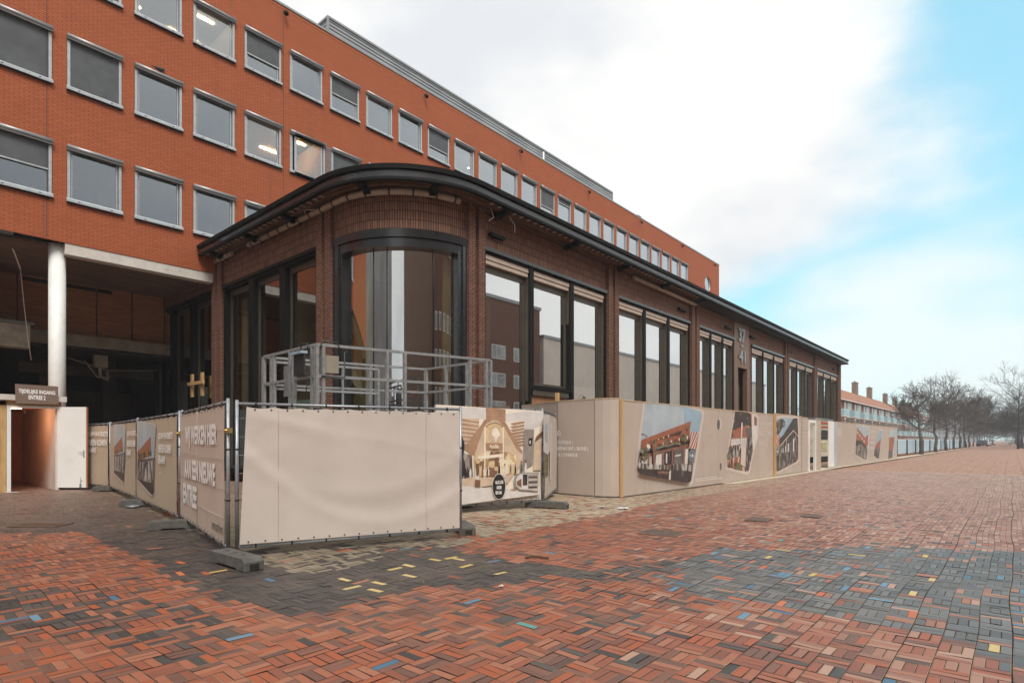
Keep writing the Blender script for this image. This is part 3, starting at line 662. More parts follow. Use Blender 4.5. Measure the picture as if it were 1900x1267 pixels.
def win(o,r,nrm,w,z0,z1,glass,cassette=True,side=True,mull=.11):
    """one tall window: black frame, bronze sash, pane, roller cassette; o left bottom on the wall line"""
    o,r,nrm=Vector(o),Vector(r),Vector(nrm); f=MB()
    def bx(mb,u0,u1,d0,d1,za,zb,m=0): mb.obox(o+r*u0+nrm*d0+Vector((0,0,za)),r*(u1-u0),nrm*(d1-d0),(0,0,zb-za),m)
    bx(f,0,mull,-.30,.03,z0,z1); bx(f,w-mull,w,-.30,.03,z0,z1); bx(f,mull,w-mull,-.30,.02,z1-.13,z1); bx(f,mull,w-mull,-.30,.02,z0,z0+.12)
    fr=f.build('window',M['black'],pav)
    zt=z1-.13
    if cassette:
        c=MB(); bx(c,mull+.02,w-mull-.02,-.15,.0,zt-.13,zt-.002); bx(c,mull+.02,w-mull-.02,-.15,-.03,zt-.26,zt-.14); c.build('roller_cassette',M['cassette'],fr); zt-=.26
    b=MB(); s=.075
    bx(b,mull+.0,mull+s,-.22,-.15,z0+.12,zt); bx(b,w-mull-s,w-mull,-.22,-.15,z0+.12,zt); bx(b,mull+s,w-mull-s,-.22,-.15,zt-.2,zt); bx(b,mull+s,w-mull-s,-.22,-.15,z0+.12,z0+.22)
    b.box
    if side: bx(b,w-mull-.035,w-mull,-.149,-.02,z0+2.4,zt)
    b.build('sash',M['bronze'],fr)
    g=MB(); p=lambda u,z: o+r*u+nrm*(-.185)+Vector((0,0,z))
    g.face([p(mull+s,z0+.2),p(w-mull-s,z0+.2),p(w-mull-s,zt-.2),p(mull+s,zt-.2)]); g.build('pane',glass,fr)
    return fr
for bi,(a,b) in enumerate(BAYS):
    w=(b-a)/3
    for i in range(3):
        z0=.35
        if bi==0 and i==1: z0=3.15
        fr=win((a+w*i,11.7,0),(1,0,0),(0,-1,0),w,z0,ZH,M['glass_pav'],mull=(.11,.11,.095,.085,.075,.07)[bi])
        if bi==0 and i==1:
            d=MB(); d.box(a+w*i+.12,11.8,.3,a+w*i+w-.12,11.95,3.14,0); d.box(a+w*i+.12,11.72,2.95,a+w*i+w-.12,11.8,3.14,1); d.build('boarded_door',[M['ply_dark'],M['bronze']],pav)
        if bi==0 and i==0:
            t_=MB(); t_.box(a+.2,12.05,3.25,a+w-.2,12.1,3.6); sb=t_.build('shop_sign',M['black'],pav)
            v=Vector((a+1.25,12.04,3.46)); q=MB(); q.prism([v+Vector(p) for p in ((-.16,0,.02),(-.08,0,-.07),(.24,0,.09),(-.06,0,-.01))],(0,-.012,0)); q.build('check_mark',M['white_paint'],sb)
    l=MB(); l.box(a,11.60,ZH-.05,b,11.698,ZH+.06); l.build('lintel',M['fascia'],pav)
for a,b in LB:
    w=(b-a)/3
    for i in range(3): win((9.05,b-w*i,0),(0,-1,0),(-1,0,0),w,.35,ZH,M['glass_side'],cassette=False,side=False,mull=.17)
    l=MB(); l.box(8.95,a,ZH-.05,9.048,b,ZH+.06); l.build('lintel',M['black'],pav)
# rounded corner window
f=MB(); sweep(f,arcpath(0,lead=.45),[(.07,6.95),(.09,7.16),(.0,7.18),(-.3,7.17),(-.3,6.95)],0,close=True)
sweep(f,arcpath(0,lead=.45),[(.02,6.70),(.03,6.93),(-.3,6.93),(-.3,6.70)],0,close=True); sweep(f,arcpath(0,lead=.45),[(.05,.1),(.05,.4),(-.3,.4),(-.3,.1)],0,close=True)
f.box(8.99,14.28,.3,9.35,14.55,7.0); f.box(9.04,14.16,.3,9.35,14.28,6.8); f.obox((11.30,11.64,.3),(.15,0,0),(0,.4,0),(0,0,6.7)); f.obox((11.16,11.69,.3),(.14,0,0),(0,.3,0),(0,0,6.5))
cw=f.build('curved_window',M['fascia'],pav)
g=MB(); sweep(g,arcpath(-.16,n=40,lead=.1),[(0,.4),(0,6.70)],0); g.build('pane',M['glass_curve'],cw)
f=MB()
for dg in (204,214,246):
    a=math.radians(dg); x,y=CX+math.cos(a)*(RC-.155),CY+math.sin(a)*(RC-.155); f.tube([(x,y,.4),(x,y,6.7)],.014,6)
f.build('glazing_joint',M['black'],cw)
# number panel with entrance recess
zp=onV(1377,683,(0,11.7),(1,11.7)).z
p=MB(); p.box(32.25,11.66,zp,34.6,11.9,ZW); p.box(32.2,11.64,0,32.75,11.9,zp-.003); p.box(34.25,11.64,0,34.65,11.9,zp-.003); npn=p.build('number_panel',plain('brown_panel',(.20,.115,.075),.5,.2,.08,2),pav)
p=MB(); p.box(32.75,12.6,0,34.25,12.7,zp); p.box(32.75,11.9,zp-.02,34.25,12.6,zp); p.build('entrance_recess',M['dark'],pav)
for s,y0,y1,x0,x1 in (('37',634,612,1369.5,1381),('41',671,652,1370,1382)):
    a=onV(x0,y0,(0,11.66),(1,11.66)); b=onV(x1,y1,(0,11.66),(1,11.66)); text(s,a,(1,0,0),(0,0,1),b.x-a.x,b.z-a.z,M['galv'],npn,'house_number',bold=.03,off=.06)
a=onV(1374,641.5,(0,11.66),(1,11.66)); q=MB(); q.box(a.x,11.6,a.z-.05,a.x+.32,11.65,a.z+.06); q.build('dash',M['galv'],npn)
# roof
P=wpath(0); r=MB(); sweep(r,P,[(.66,8.24),(.68,8.28),(.68,8.47),(.66,8.49)],0); r.build('fascia',M['fascia'],pav)
r=MB(); sweep(r,P,[(.60,8.20),(.72,8.20),(.72,8.275),(.60,8.275)],0,close=True); sweep(r,P,[(.55,8.47),(.75,8.47),(.76,8.59),(.55,8.59)],0,close=True)
r.build('fascia_trim',M['fascia_lip'],pav)
r=MB(); r.face([(x,y,8.58) for x,y,_,_ in wpath(.6)]+[(XE,YL,8.58)]); r.face([(XE+.02,11.1,8.2),(XE+.02,YL,8.2),(XE+.02,YL,8.59),(XE+.02,11.1,8.59)]); r.face([(XE,11.7,0),(XE,YL,0),(XE,YL,8.2),(XE,11.7,8.2)],1); rf=r.build('roof',[M['dark2'],M['pav_rib']],pav)
r=MB(); sweep(r,[q for q in wpath(0,x1=27.0)],[(.60,8.26),(-.1,8.26)],0,smooth=False)
for o0,o1,z in ((.06,.13,8.19),(.34,.42,8.19)): sweep(r,wpath(0,x1=27.0),[(o0,z),(o1,z),(o1,z+.06),(o0,z+.06)],0,close=True,smooth=False)
for i in range(24):
    y=22-i*.33; r.box(8.42,y,8.22,8.75,y+.05,8.255,1)
for i in range(44):
    x=12+i*.33; r.box(x,11.05,8.22,x+.05,11.4,8.255,1)
r.build('open_soffit',[M['wood_batten'],M['cassette']],pav)
r=MB(); sweep(r,[(27.0,11.7,0,-1),(XE,11.7,0,-1)],[(.60,8.215),(0,8.185)],0); r.box(27.0,11.03,8.19,27.06,11.7,8.24); r.box(27.06,11.55,8.12,XE,11.699,8.18); r.build('closed_soffit',M['soffit'],pav)
def bracket(x,y,nx,ny):
    s=MB(); t=Vector((-ny,nx,0)); n_=Vector((nx,ny,0)); b=Vector((x,y,8.10)); s.obox(b-t*.09+n_*.02,t*.18,n_*.58,(0,0,.10)); s.obox(b-t*.09+n_*.02+Vector((0,0,-.05)),t*.18,n_*.3,(0,0,.05)); s.build('eave_bracket',M['black'],pav)
for y in (21.6,18.9,16.4): bracket(9.05,y,-1,0)
for dg in (205,243): a=math.radians(dg); bracket(CX+math.cos(a)*RC,CY+math.sin(a)*RC,math.cos(a),math.sin(a))
for x in (12.6,16.2,19.6,23.1,26.7): bracket(x,11.7,0,-1)
dp=[(x+nx*.16,y+ny*.16,8.11) for x,y,nx,ny in [(9.05,22.3,-1,0),(9.05,20.9,-1,0)]]
d=MB(); d.tube(dp,.085,10); d.build('duct_pipe',M['duct'],pav); d=MB(); d.tube([(20.8,11.55,8.06),(26.8,11.55,8.03)],.085,10); d.build('duct_pipe',M['duct'],pav); d=MB()
dp2=[(9.05-.16,19.6,8.11),(9.05-.16,14.1,8.11)]+[(x+nx*.16,y+ny*.16,8.11) for x,y,nx,ny in arcpath(0,183,262,16)]
d.tube(dp2,.085,10); du=d.build('duct_pipe',M['duct'],pav)
def strap(x,y,nx,ny):
    s=MB(); t=Vector((-ny,nx,0)); c=Vector((x+nx*.16,y+ny*.16,8.11)); s.tube([c-t*.025,c+t*.025],.097,10); s.build('strap',M['tie'],du)
for i in range(4): strap(9.05,22.1-i*.33,-1,0)
for i in range(9): strap(9.05,19.3-i*.62,-1,0)
for dg in (190,203,218,232,246,258): a=math.radians(dg); strap(CX+math.cos(a)*RC,CY+math.sin(a)*RC,math.cos(a),math.sin(a))
d=MB(); d.tube([(12.2,11.42,8.2),(12.25,11.35,7.95),(12.1,11.4,7.82)],.012,5); d.tube([(13.0,11.4,8.2),(13.25,11.4,8.0),(13.3,11.45,7.8)],.012,5); d.tube([(9.0,16.0,8.2),(8.75,15.7,8.24),(8.85,15.3,8.18)],.012,5); d.build('loose_wire',M['white_paint'],pav)
for px in ((923,439),(1267,575),(1352,608),(1397,625.5),(1466,652.6),(1548,685)):
    v=onV(*px,(0,11.6),(1,11.6)); L=.62 if px[0]<1000 else .8
    s=MB(); s.box(v.x-L/2,11.55,v.z-.05,v.x+L/2,11.69,v.z+.05); s.build('wall_light',M['black'],pav,bevel=.01)
# inside
i_=MB(); ip=[(x,y) for x,y,_,_ in wpath(-.38,22.3,58)]+[(58,22.3)]; i_.face([(x,y,.08) for x,y in ip],0); i_.face([(x,y,7.3) for x,y in ip][::-1],1)
i_.face([(9.4,17.5,.08),(58,17.5,.08),(58,17.5,7.3),(9.4,17.5,7.3)],1)
for x in (19.3,26.9,34.5,42,49.5): i_.box(x-.15,12.2,.08,x+.15,12.9,7.3,2)
for x in (16,24,31,38,46,54): i_.box(x,15.5,.08,x+.5,16,7.3,1)
i_.box(14,14.5,.08,17.5,17.4,3.2,1); i_.box(20,15,.08,25.5,17.4,2.8,2)
i_.build('interior',[M['dark2'],plain('inside_wall',(.16,.135,.10),.8,0,.3,.4),M['taupe']],pav)
c=MB()
for x,w_,m in ((12.45,.5,1),(14.7,.35,1),(28.6,.5,0),(30.2,.45,0),(31.3,.5,1),(20.0,.25,1),(36.3,.4,1),(38.6,.4,1),(40.8,.5,1)): c.box(x,12.15,.3,x+w_,12.25,6.7,m)
for y,w_ in ((15.9,.5),(17.6,.55),(19.9,.5),(21.2,.4)): c.box(9.55,y,.3,9.65,y+w_,6.7,1)
for dg,ww in ((188,.6),(262,.4)):
    a=math.radians(dg); x,y=CX+math.cos(a)*(RC-.35),CY+math.sin(a)*(RC-.35); t=Vector((-math.sin(a),math.cos(a),0)); n_=Vector((math.cos(a),math.sin(a),0)); c.obox(Vector((x,y,.4))-t*ww/2,t*ww,-n_*.08,(0,0,6.3),0)
c.build('curtain',[M['olive'],M['taupe']],pav)
c=MB(); a,b=BAYS[0]; w=(b-a)/3; c.box(a+2*w+.25,12.02,.4,b-.25,12.04,3.45); c.build('window_poster',M['poster_white'],pav); c=MB(); c.box(19.95,12.02,.4,21.65,12.04,3.05); c.build('window_poster',M['poster_white'],pav)
c=MB(); c.tube([(a+2*w+1.05,12.0,2.4),(a+2*w+1.05,12.0,3.0),(a+2*w+1.05,12.0,3.2)],[.2,.19,.06],12); c.build('poster_figure',M['ink_black'],pav)
c=MB(); c.box(9.30,15.5,.4,9.33,17.1,2.75); c.build('window_poster',M['poster_teal'],pav)
c=MB(); c.tube([(9.25,16.0,1.0),(9.25,16.0,1.45),(9.25,16.0,1.6),(9.25,16.0,2.0),(9.25,16.0,2.35),(9.25,16.0,2.5)],[.36,.3,.11,.19,.19,.07],14); c.build('poster_figure',plain('bronze_print',(.10,.075,.045),.5,0,.4,9),pav)
M['poster_blue']=plain('poster_blue',(.30,.36,.42),.5,0,.1,1)
for y0,z0,y1,z1 in ((19.8,.4,21.2,2.6),(26.2,.8,27.3,4.0),(24.1,.8,24.9,3.6)): c=MB(); c.box(9.30,y0,z0,9.33,y1,z1); c.build('window_poster',M['poster_blue'],pav)
c=MB(); v=onV(367,712,(8.95,0),(8.95,1)); c.box(8.78,v.y-.9,v.z-.05,8.86,v.y+.6,v.z+.07); c.box(8.86,v.y+.35,v.z-.5,8.94,v.y+.5,v.z+.4); c.box(8.86,v.y-.65,v.z-.5,8.94,v.y-.5,v.z+.4)
tag(c.build('timber_brace',M['pine']),'rough timber cross pieces fixed over the dark glass doors left of the ribbed pillar','timber brace')
# ================================================================== HOARDING
def decal(parent,name,p,q,layers,base=.003,step=.0016,zmax=99,umin=-99):
    r=Vector((q[0]-p[0],q[1]-p[1],0)).normalized(); n=r.cross(Vector((0,0,1))); mb=MB(); mats=[]
    for i,(pts,mt) in enumerate(layers):
        if mt not in mats: mats.append(mt)
        ps,qs=[(c[0]+n.x*(base+step*i),c[1]+n.y*(base+step*i)) for c in (p,q)]; w=[onV(x,y,ps,qs) for x,y in pts]; w=[Vector((a.x,a.y,min(a.z,zmax))) for a in w]; w=[a+r*max(0,umin-(a-Vector((*p,0))).dot(r)) for a in w]
        nn=Vector((0,0,0))
        for k in range(len(w)): nn+=w[k].cross(w[(k+1)%len(w)])
        if nn.dot(n)<0: w=w[::-1]
        mb.face(w,mats.index(mt))
    return mb.build(name,[M[m] for m in mats],parent)
def zm(ox,oy,sc): return lambda L: [(ox+x*sc,oy+y*sc) for x,y in L]
def grow(L,f):
    cx=sum(x for x,_ in L)/len(L); cy=sum(y for _,y in L)/len(L); return [(cx+(x-cx)*f,cy+(y-cy)*f) for x,y in L]
def ell(cx,cy,rx,ry,n=18): return [(cx+rx*math.cos(2*PI*i/n),cy+ry*math.sin(2*PI*i/n)) for i in range(n)]
def ptext(s,p,q,x0,y0,x1,y1,mat,parent,off=.004,bold=.02,name='lettering'):
    """text whose box runs from lower-left to upper-right as measured on the panel"""
    r=Vector((q[0]-p[0],q[1]-p[1],0)).normalized(); n=r.cross(Vector((0,0,1))); p,q=[(c[0]+n.x*off,c[1]+n.y*off) for c in (p,q)]
    a=onV(x0,y0,p,q); b=onV(x1,y0,p,q); c=onV(x0,y1,p,q)
    return text(s,a,r,(0,0,1),(b-a).length,(c-a).length,mat,parent,name=name,bold=bold,off=0)
HZ=2.52
def panel_wall(parent,p,q,z0,z1,seam=1.22,th=.05,name='panel'):
    p,q=Vector((*p,0)),Vector((*q,0)); r=(q-p); L=r.length; r.normalize(); n=r.cross(Vector((0,0,1))); mb=MB()
    k=0.0; i=0
    while k<L-1e-4:
        e=min(L,k+seam); g=.003
        mb.obox(p+r*(k+g)+Vector((0,0,z0)),r*(e-k-2*g),-n*th,(0,0,z1-z0),0)
        for sz in (.12,.5,.9,.98):
            for su in (.04,e-k-.04): c_=p+r*(k+su)+Vector((0,0,z0+(z1-z0)*(sz if sz<.95 else .97))); mb.tube([c_,c_+n*.004],.009,6,2)
        k=e
    mb.obox(p+n*.0-n*.006+Vector((0,0,z0)),r*L,-n*(th-.012),(0,0,z1-z0-.002),2)
    mb.obox(p+n*.012+Vector((0,0,z1+.001)),r*L,-n*(th+.03),(0,0,.022),1)
    return mb.build(name,[M['hoard'],M['hoard_edge'],M['ink_black']],parent)
A1,B1=(13.05,7.62),(24.6,7.30)
h1=thing('hoarding','longest straight taupe hoarding along the street, printed with an office mural and a market mural','hoarding',(*A1,0))
panel_wall(h1,A1,B1,.04,HZ)
zq=zm(1170,730,.1342)
out=zq([(203,105),(420,130),(740,168),(950,238),(978,258),(988,290),(985,330),(870,1040),(845,1190),(828,1222),(800,1235),(150,1118),(122,1100),(106,1060),(115,900),(150,560)])
L=[(grow(out,1.075),'glow'),(out,'sky_print'),(zq([(740,168),(950,238),(978,258),(988,290),(940,530),(835,530),(833,382),(740,410)]),'sky_print2'),
   (zq([(150,640),(833,382),(812,655),(140,790)]),'brick_print'),(zq([(150,560),(175,553),(240,595),(228,600),(178,566),(150,580)]),'grey_print')]
for i in range(22):
    f=i/21; x=185+(690-185)*f**.86; y=684-(684-512)*f**.95; w_=6+12*f; h_=12+26*f
    L.append((zq([(x,y),(x+w_,y-w_*.35),(x+w_,y-w_*.35+h_),(x,y+h_)]),('dark_print','white_print','dark_print')[i%3 if i<14 else 0]))
for i in range(9):
    f=i/8; x=335+(775-335)*f; y=706-(706-585)*f; w_=10+10*f; h_=22+24*f
    L.append((zq([(x,y),(x+w_,y-4),(x+w_,y-4+h_),(x,y+h_)]),('white_print','dark_print')[i%2]))
L+=[(zq(ell(795,472,13,26)),'grey_print'),(zq([(128,815),(480,735),(812,652),(818,690),(480,775),(128,858)]),'dark_print'),(zq([(126,858),(480,775),(812,690),(802,742),(480,820),(124,905)]),'brick_print2'),
    (zq([(124,905),(480,820),(802,742),(795,1020),(112,1000)]),'crowd'),
    (zq([(165,890),(245,868),(240,985),(150,985)]),'white_print'),(zq([(350,850),(440,828),(432,1000),(345,1000)]),'white_print'),(zq([(465,812),(570,786),(555,1000),(462,1000)]),'dark_print'),(zq([(490,830),(510,826),(505,960),(488,960)]),'white_print'),(zq([(600,790),(735,760),(720,980),(596,990)]),'grey_print'),(zq([(618,850),(700,835),(690,860),(612,872)]),'white_print'),(zq([(758,770),(798,760),(790,990),(748,990)]),'white_print')]
for x,yt in ((250,868),(322,850),(447,820),(582,785),(742,745)): L.append((zq([(x-12,yt-30),(x+12,yt-36),(x+8,1010),(x-14,1010)]),'brick_print2'))
L+=[(zq([(110,955),(400,985),(862,965),(852,1110),(480,1080),(110,1040)]),'crowd'),(zq([(150,1040),(520,1050),(852,1075),(838,1205),(800,1235),(150,1118),(115,1080)]),'dark_print'),(zq([(380,1070),(520,1075),(520,1110),(380,1100)]),'brick_print2'),
    (zq([(560,1000),(585,980),(598,1010),(575,1190),(545,1190)]),'dark_print'),(zq([(535,1080),(560,1050),(552,1190),(528,1188)]),'white_print'),(zq([(700,1060),(720,1040),(735,1120),(705,1150)]),'grey_print')]
for cx,cy,rx,ry in ((180,800,52,75),(325,700,38,60),(345,800,32,75),(205,880,45,55),(738,590,36,48),(515,660,34,40),(250,730,30,36),(640,690,75,22),(470,720,80,22),(745,640,45,25)): L.append((zq([(cx+rx*math.cos(2*PI*i/13)*random.uniform(.6,1.15),cy+ry*math.sin(2*PI*i/13)*random.uniform(.6,1.15)) for i in range(13)]),'green_print' if (cx,cy)!=(250,730) else 'white_print'))
L.append((zq([(300,700),(345,690),(340,960),(318,960)]),'brick_print2'))
L.append((zq([(835,530),(940,530),(914,765),(806,760)]),'white_print'))
for i in range(5):
    t0,t1=-.45+i*.36,-.45+i*.36+.19
    def s_(u,v): u=min(1,max(0,u)); return (835+(940-835)*u-(28*v),530+232*v)
    L.append((zq([s_(t0+.42+ .0,0),s_(t1+.42,0),s_(t1-.18,1),s_(t0-.18,1)]),'red_print'))
L+=[(zq([(826,775),(905,768),(880,960),(806,955)]),'grey_print'),(zq(ell(852,858,35,74)),'white_print'),(zq(ell(852,858,31,69)),'blue_print'),(zq([(826,850),(868,848),(868,866),(826,866)]),'white_print'),(zq([(848,815),(876,858),(846,902),(846,880),(862,858),(848,836)]),'white_print')]
decal(h1,'mural',A1,B1,L,zmax=HZ-.004)
ze=zm(1320,740,.12632)
out=ze([(345,170),(548,200),(575,215),(640,240),(675,285),(672,560),(610,770),(548,1050),(515,1066),(250,1000),(230,968),(262,700),(330,330)])
L=[(grow(out,1.10),'glow'),(out,'market'),(ze([(345,170),(548,200),(575,225),(592,430),(540,385),(440,400),(302,470),(330,330)]),'dark_print'),(ze([(592,225),(640,240),(675,285),(672,560),(610,760),(596,560)]),'white_print'),(ze([(628,250),(660,268),(672,300),(668,395),(628,385)]),'brick_print2'),
   (ze([(302,480),(440,410),(520,395),(540,390),(522,572),(330,588)]),'brick_print'),(ze([(330,588),(522,572),(520,640),(280,690),(286,600)]),'white_print'),(ze([(500,430),(595,415),(598,560),(530,575)]),'grey_print'),
   (ze([(255,700),(420,680),(410,850),(238,900)]),'crowd'),(ze([(440,620),(515,590),(500,1000),(430,960)]),'glow'),(ze([(520,590),(600,570),(606,770),(540,1056),(495,1010)]),'crowd_dark'),(ze([(238,880),(420,850),(440,1020),(250,1000),(230,968)]),'market'),(ze([(340,900),(430,960),(460,1045),(340,1020)]),'green_print'),(ze([(240,800),(285,780),(275,880),(238,890)]),'green_print'),(ze([(440,345),(460,350),(440,720),(424,720)]),'white_print')]
for i in range(7): x=300+i*33; L.append((ze([(x,570-i*2),(x+5,570-i*2),(x+2,690),(x-4,690)]),'white_print'))
for p_ in ((430,220),(527,285),(340,328)): L.append((ze(ell(*p_,5,6,8)),'white_print'))
decal(h1,'mural',A1,B1,L,zmax=HZ-.004)
decal(h1,'printed_oval',A1,B1,[(ze(ell(118,366,34,86)),'glow'),(ze(ell(106,372,22,78)),'grey_print')]); decal(h1,'printed_oval',A1,B1,[(ze(ell(140,985,20,66)),'glow'),(ze(ell(138,990,14,58)),'grey_print')])
for s,x0,y0,x1,y1 in (('JOUW FAVORIETE',708,418,886,335),('MERKEN KOMEN',706,550,880,466),('ERAAN!',706,680,795,592)):
    a,b=ze([(x0,y0),(x1,y1)]); ptext(s,A1,B1,*a,*b,M['ink_soft'],h1)
for x0,y0,x1 in ((1290,889.5,1330),(1290,893,1340)): decal(h1,'fine_print',A1,B1,[([(x0,y0-1.6),(x1,y0-1.6-(x1-x0)*.11),(x1,y0-(x1-x0)*.11),(x0,y0)],'ink_soft')])
# rounded return
hr=thing('hoarding','taupe hoarding curving from the street corner back to the pavilion, lettered with shop names','hoarding',(12.75,9.3,0))
RP=[(13.85,11.64),(13.3,10.55),(12.80,9.45),(12.72,8.20),(12.76,7.98),(12.84,7.80),(12.95,7.68),(13.045,7.625)]
mb=MB()
for (a,b) in zip(RP,RP[1:]):
    a,b=Vector((*a,0)),Vector((*b,0)); r=(b-a).normalized(); n=r.cross(Vector((0,0,1)))
    mb.face([a+Vector((0,0,.05)),b+Vector((0,0,.05)),b+Vector((0,0,2.56)),a+Vector((0,0,2.56))],0); mb.face([b-n*.04+Vector((0,0,.05)),a-n*.04+Vector((0,0,.05)),a-n*.04+Vector((0,0,2.56)),b-n*.04+Vector((0,0,2.56))],0)
    mb.obox(a+n*.01+Vector((0,0,2.561)),b-a,-n*.06,(0,0,.02),1)
for i in (2,3,1): a=RP[i]; mb.tube([(a[0]-.004,a[1],.06),(a[0]-.004,a[1],2.55)],.005,5,2)
mb.build('panel',[M['hoard'],M['hoard_edge'],M['ink_black']],hr)
p,q=RP[2],RP[3]
for s,x0,y0,x1,y1 in (('E:',1034,808,1041,799),('BOUTIQUE |',1031.5,825.3,1062,817.2),('BIJENKORF | SKINS |',1031.5,836.5,1091,828.3),('LIJN | OVERIGE',1028,848,1071.5,840)):
    ptext(s,p,q,x0,y0,x1,y1,M['white_ink'],hr,bold=.012)
mb=MB(); mb.box(12.99,7.555,.02,13.055,7.615,2.56); cp=mb.build('corner_batten',M['pine'],hr)
v=onG(1034,914); b_=thing('timber_batten','tall upright pine batten leaning out above the hoarding beside the end of the mesh fence','batten',(v.x,v.y,0))
mb=MB(); mb.obox((v.x-.045,v.y-.045,.06),(.09,0,0),(0,.09,0),(0,0,2.78)); mb.build('upright',M['pine'],b_); mb=MB(); mb.obox((v.x-.16,v.y-.10,0),(.34,.0,0),(0,.16,0),(0,0,.06)); mb.build('foot_block',M['pine'],b_)
# second stretch
A2,B2=(24.58,7.25),(28.55,7.27)
h2=thing('hoarding','short hoarding stretch with dark pavilion mural, set slightly proud of its neighbour','hoarding',(*A2,0)); panel_wall(h2,A2,B2,.06,2.56)
out=ze([(952,310),(965,295),(1060,275),(1265,285),(1276,545),(1276,880),(1255,912),(985,1055),(962,1050),(950,1010),(942,700)])
L=[(grow(out,1.10),'glow'),(out,'sky_print'),(ze([(1130,282),(1205,283),(1060,520),(1010,600),(1000,560)]),'sky_print2'),(ze([(1205,283),(1265,285),(1276,545),(1205,455),(1000,690),(1000,590),(1060,520)]),'dark_print'),
   (ze([(1000,690),(1205,455),(1276,545),(1276,880),(1255,912),(985,1055),(962,1050),(950,1010),(950,820)]),'crowd_dark')]
for i in range(7):
    f=i/6; x=1010+225*f; yt=715-210*f if x<1205 else 560; L.append((ze([(x,yt+50),(x+9+14*f,yt+36),(x+9+12*f,yt+200+60*f),(x,yt+190+60*f)]),'white_print' if i in (1,2,3,5) else 'grey_print'))
L+=[(ze([(950,800),(1276,760),(1276,880),(1255,912),(985,1055),(962,1050),(950,1010)]),'crowd_dark'),(ze([(1000,690),(1205,452),(1276,543),(1276,556),(1205,470),(1004,702)]),'glow'),
    (ze([(958,330),(1000,300),(1050,292),(1085,330),(1080,400),(1040,420),(1020,470),(990,520),(958,510),(975,430),(955,400)]),'crowd_dark'),(ze([(945,525),(1005,525),(995,697),(942,697)]),'white_print')]
for i in range(4): u=945+i*19; L.append((ze([(min(1003,u+14),527),(min(1004,u+24),527),(max(943,u-2),695),(max(942,u-13),695)]),'red_print'))
L+=[(ze(ell(966,768,21,58)),'white_print'),(ze(ell(966,768,18,53)),'blue_print'),(ze([(952,762),(976,760),(976,774),(952,774)]),'white_print'),(ze([(966,735),(981,767),(966,800),(964,782),(972,767)]),'white_print')]
decal(h2,'mural',A2,B2,L,zmax=2.55)
mb=MB(); mb.box(24.5,7.20,.02,24.57,7.29,2.58); mb.build('corner_batten',M['pine'],h2)
# door set
A3,B3=(28.6,7.27),(33.55,7.33)
h3=thing('hoarding_door','scuffed taupe hoarding door set with a narrow white framed door standing ajar','hoarding door',(*A3,0))
X1d,X2d,X3d=XonY(1499,7.29),XonY(1512,7.3),XonY(1523,7.33)
panel_wall(h3,A3,(X1d,7.285),.05,2.53); 
mb=MB(); mb.box(X1d+.01,7.24,0,X1d+.14,7.34,2.46); mb.box(X2d-.14,7.24,0,X2d-.0,7.34,2.46); mb.box(X1d+.14,7.24,2.32,X2d-.14,7.34,2.46); mb.build('door_frame',M['white_paint'],h3)
mb=MB(); mb.obox((X1d+.16,7.36,.05),(1.05,.55,0),(-.02,.04,0),(0,0,2.25)); mb.build('door_leaf',M['bronze'],h3)
panel_wall(h3,(X2d+.01,7.31),(X3d,7.32),.05,2.5,name='door_panel')
for s,x0,y0,x1,y1 in (('STADSHART',1338,452,1422,378),('GROEIT D',1338,560,1422,486)): a,b=ze([(x0,y0),(x1,y1)]); ptext(s,A3,(X1d,7.285),*a,*b,M['ink_soft'],h3)
a,b=ze([(1524,465),(1568,395)]); ptext('ER',(X2d,7.31),(X3d,7.32),*a,*b,M['ink_soft'],h3)
# gate leaf and cabin behind it
XG=XonY(1535,7.36); g_=thing('white_gate','tall plain white gate leaf folded open beside the gap in the hoarding','gate leaf',(XG,7.3,0))
X5=XonY(1550.5,7.38); mb=MB(); mb.box(XG,7.28,.06,XG+1.15,7.33,2.5); mb.build('leaf',M['white_paint'],g_); mb=MB(); mb.box(XG+1.16,7.30,.06,X5-.02,7.40,2.5); mb.build('jamb',M['sky_print'],g_)
cb=thing('site_cabin','cream site cabin with dark window seen through the gap in the hoarding','site cabin',(XG-1,9.5,0))
XC=XonY(1528,10.0); mb=MB(); mb.box(XC-2.2,10,.35,XC+2.6,12.2 if False else 11.5,2.9,0); mb.box(XC-2.3,9.95,2.902,XC+2.7,11.5,3.0,1); mb.build('body',[plain('cream_paint',(.66,.60,.46),.5),M['cap']],cb)
mb=MB(); mb.box(XC-1.2,9.97,1.55,XC+1.2,9.998,2.2); mb.build('window',M['ink_black'],cb); mb=MB()
for i in range(4): mb.box(XC-.9,9.97,.75+i*.16,XC+.9,9.998,.82+i*.16)
mb.build('vent_grille',M['olive'],cb); mb=MB(); mb.box(XC-1.4,9.96,2.35,XC+1.4,9.998,2.5); mb.box(XC-1.2,9.96,2.62,XC+1.2,9.998,2.78); mb.build('sign_strip',M['red_print'],cb); mb=MB(); mb.box(XC-2.2,10,0,XC+2.6,11.4,.34); mb.build('plinth',M['dark'],cb)
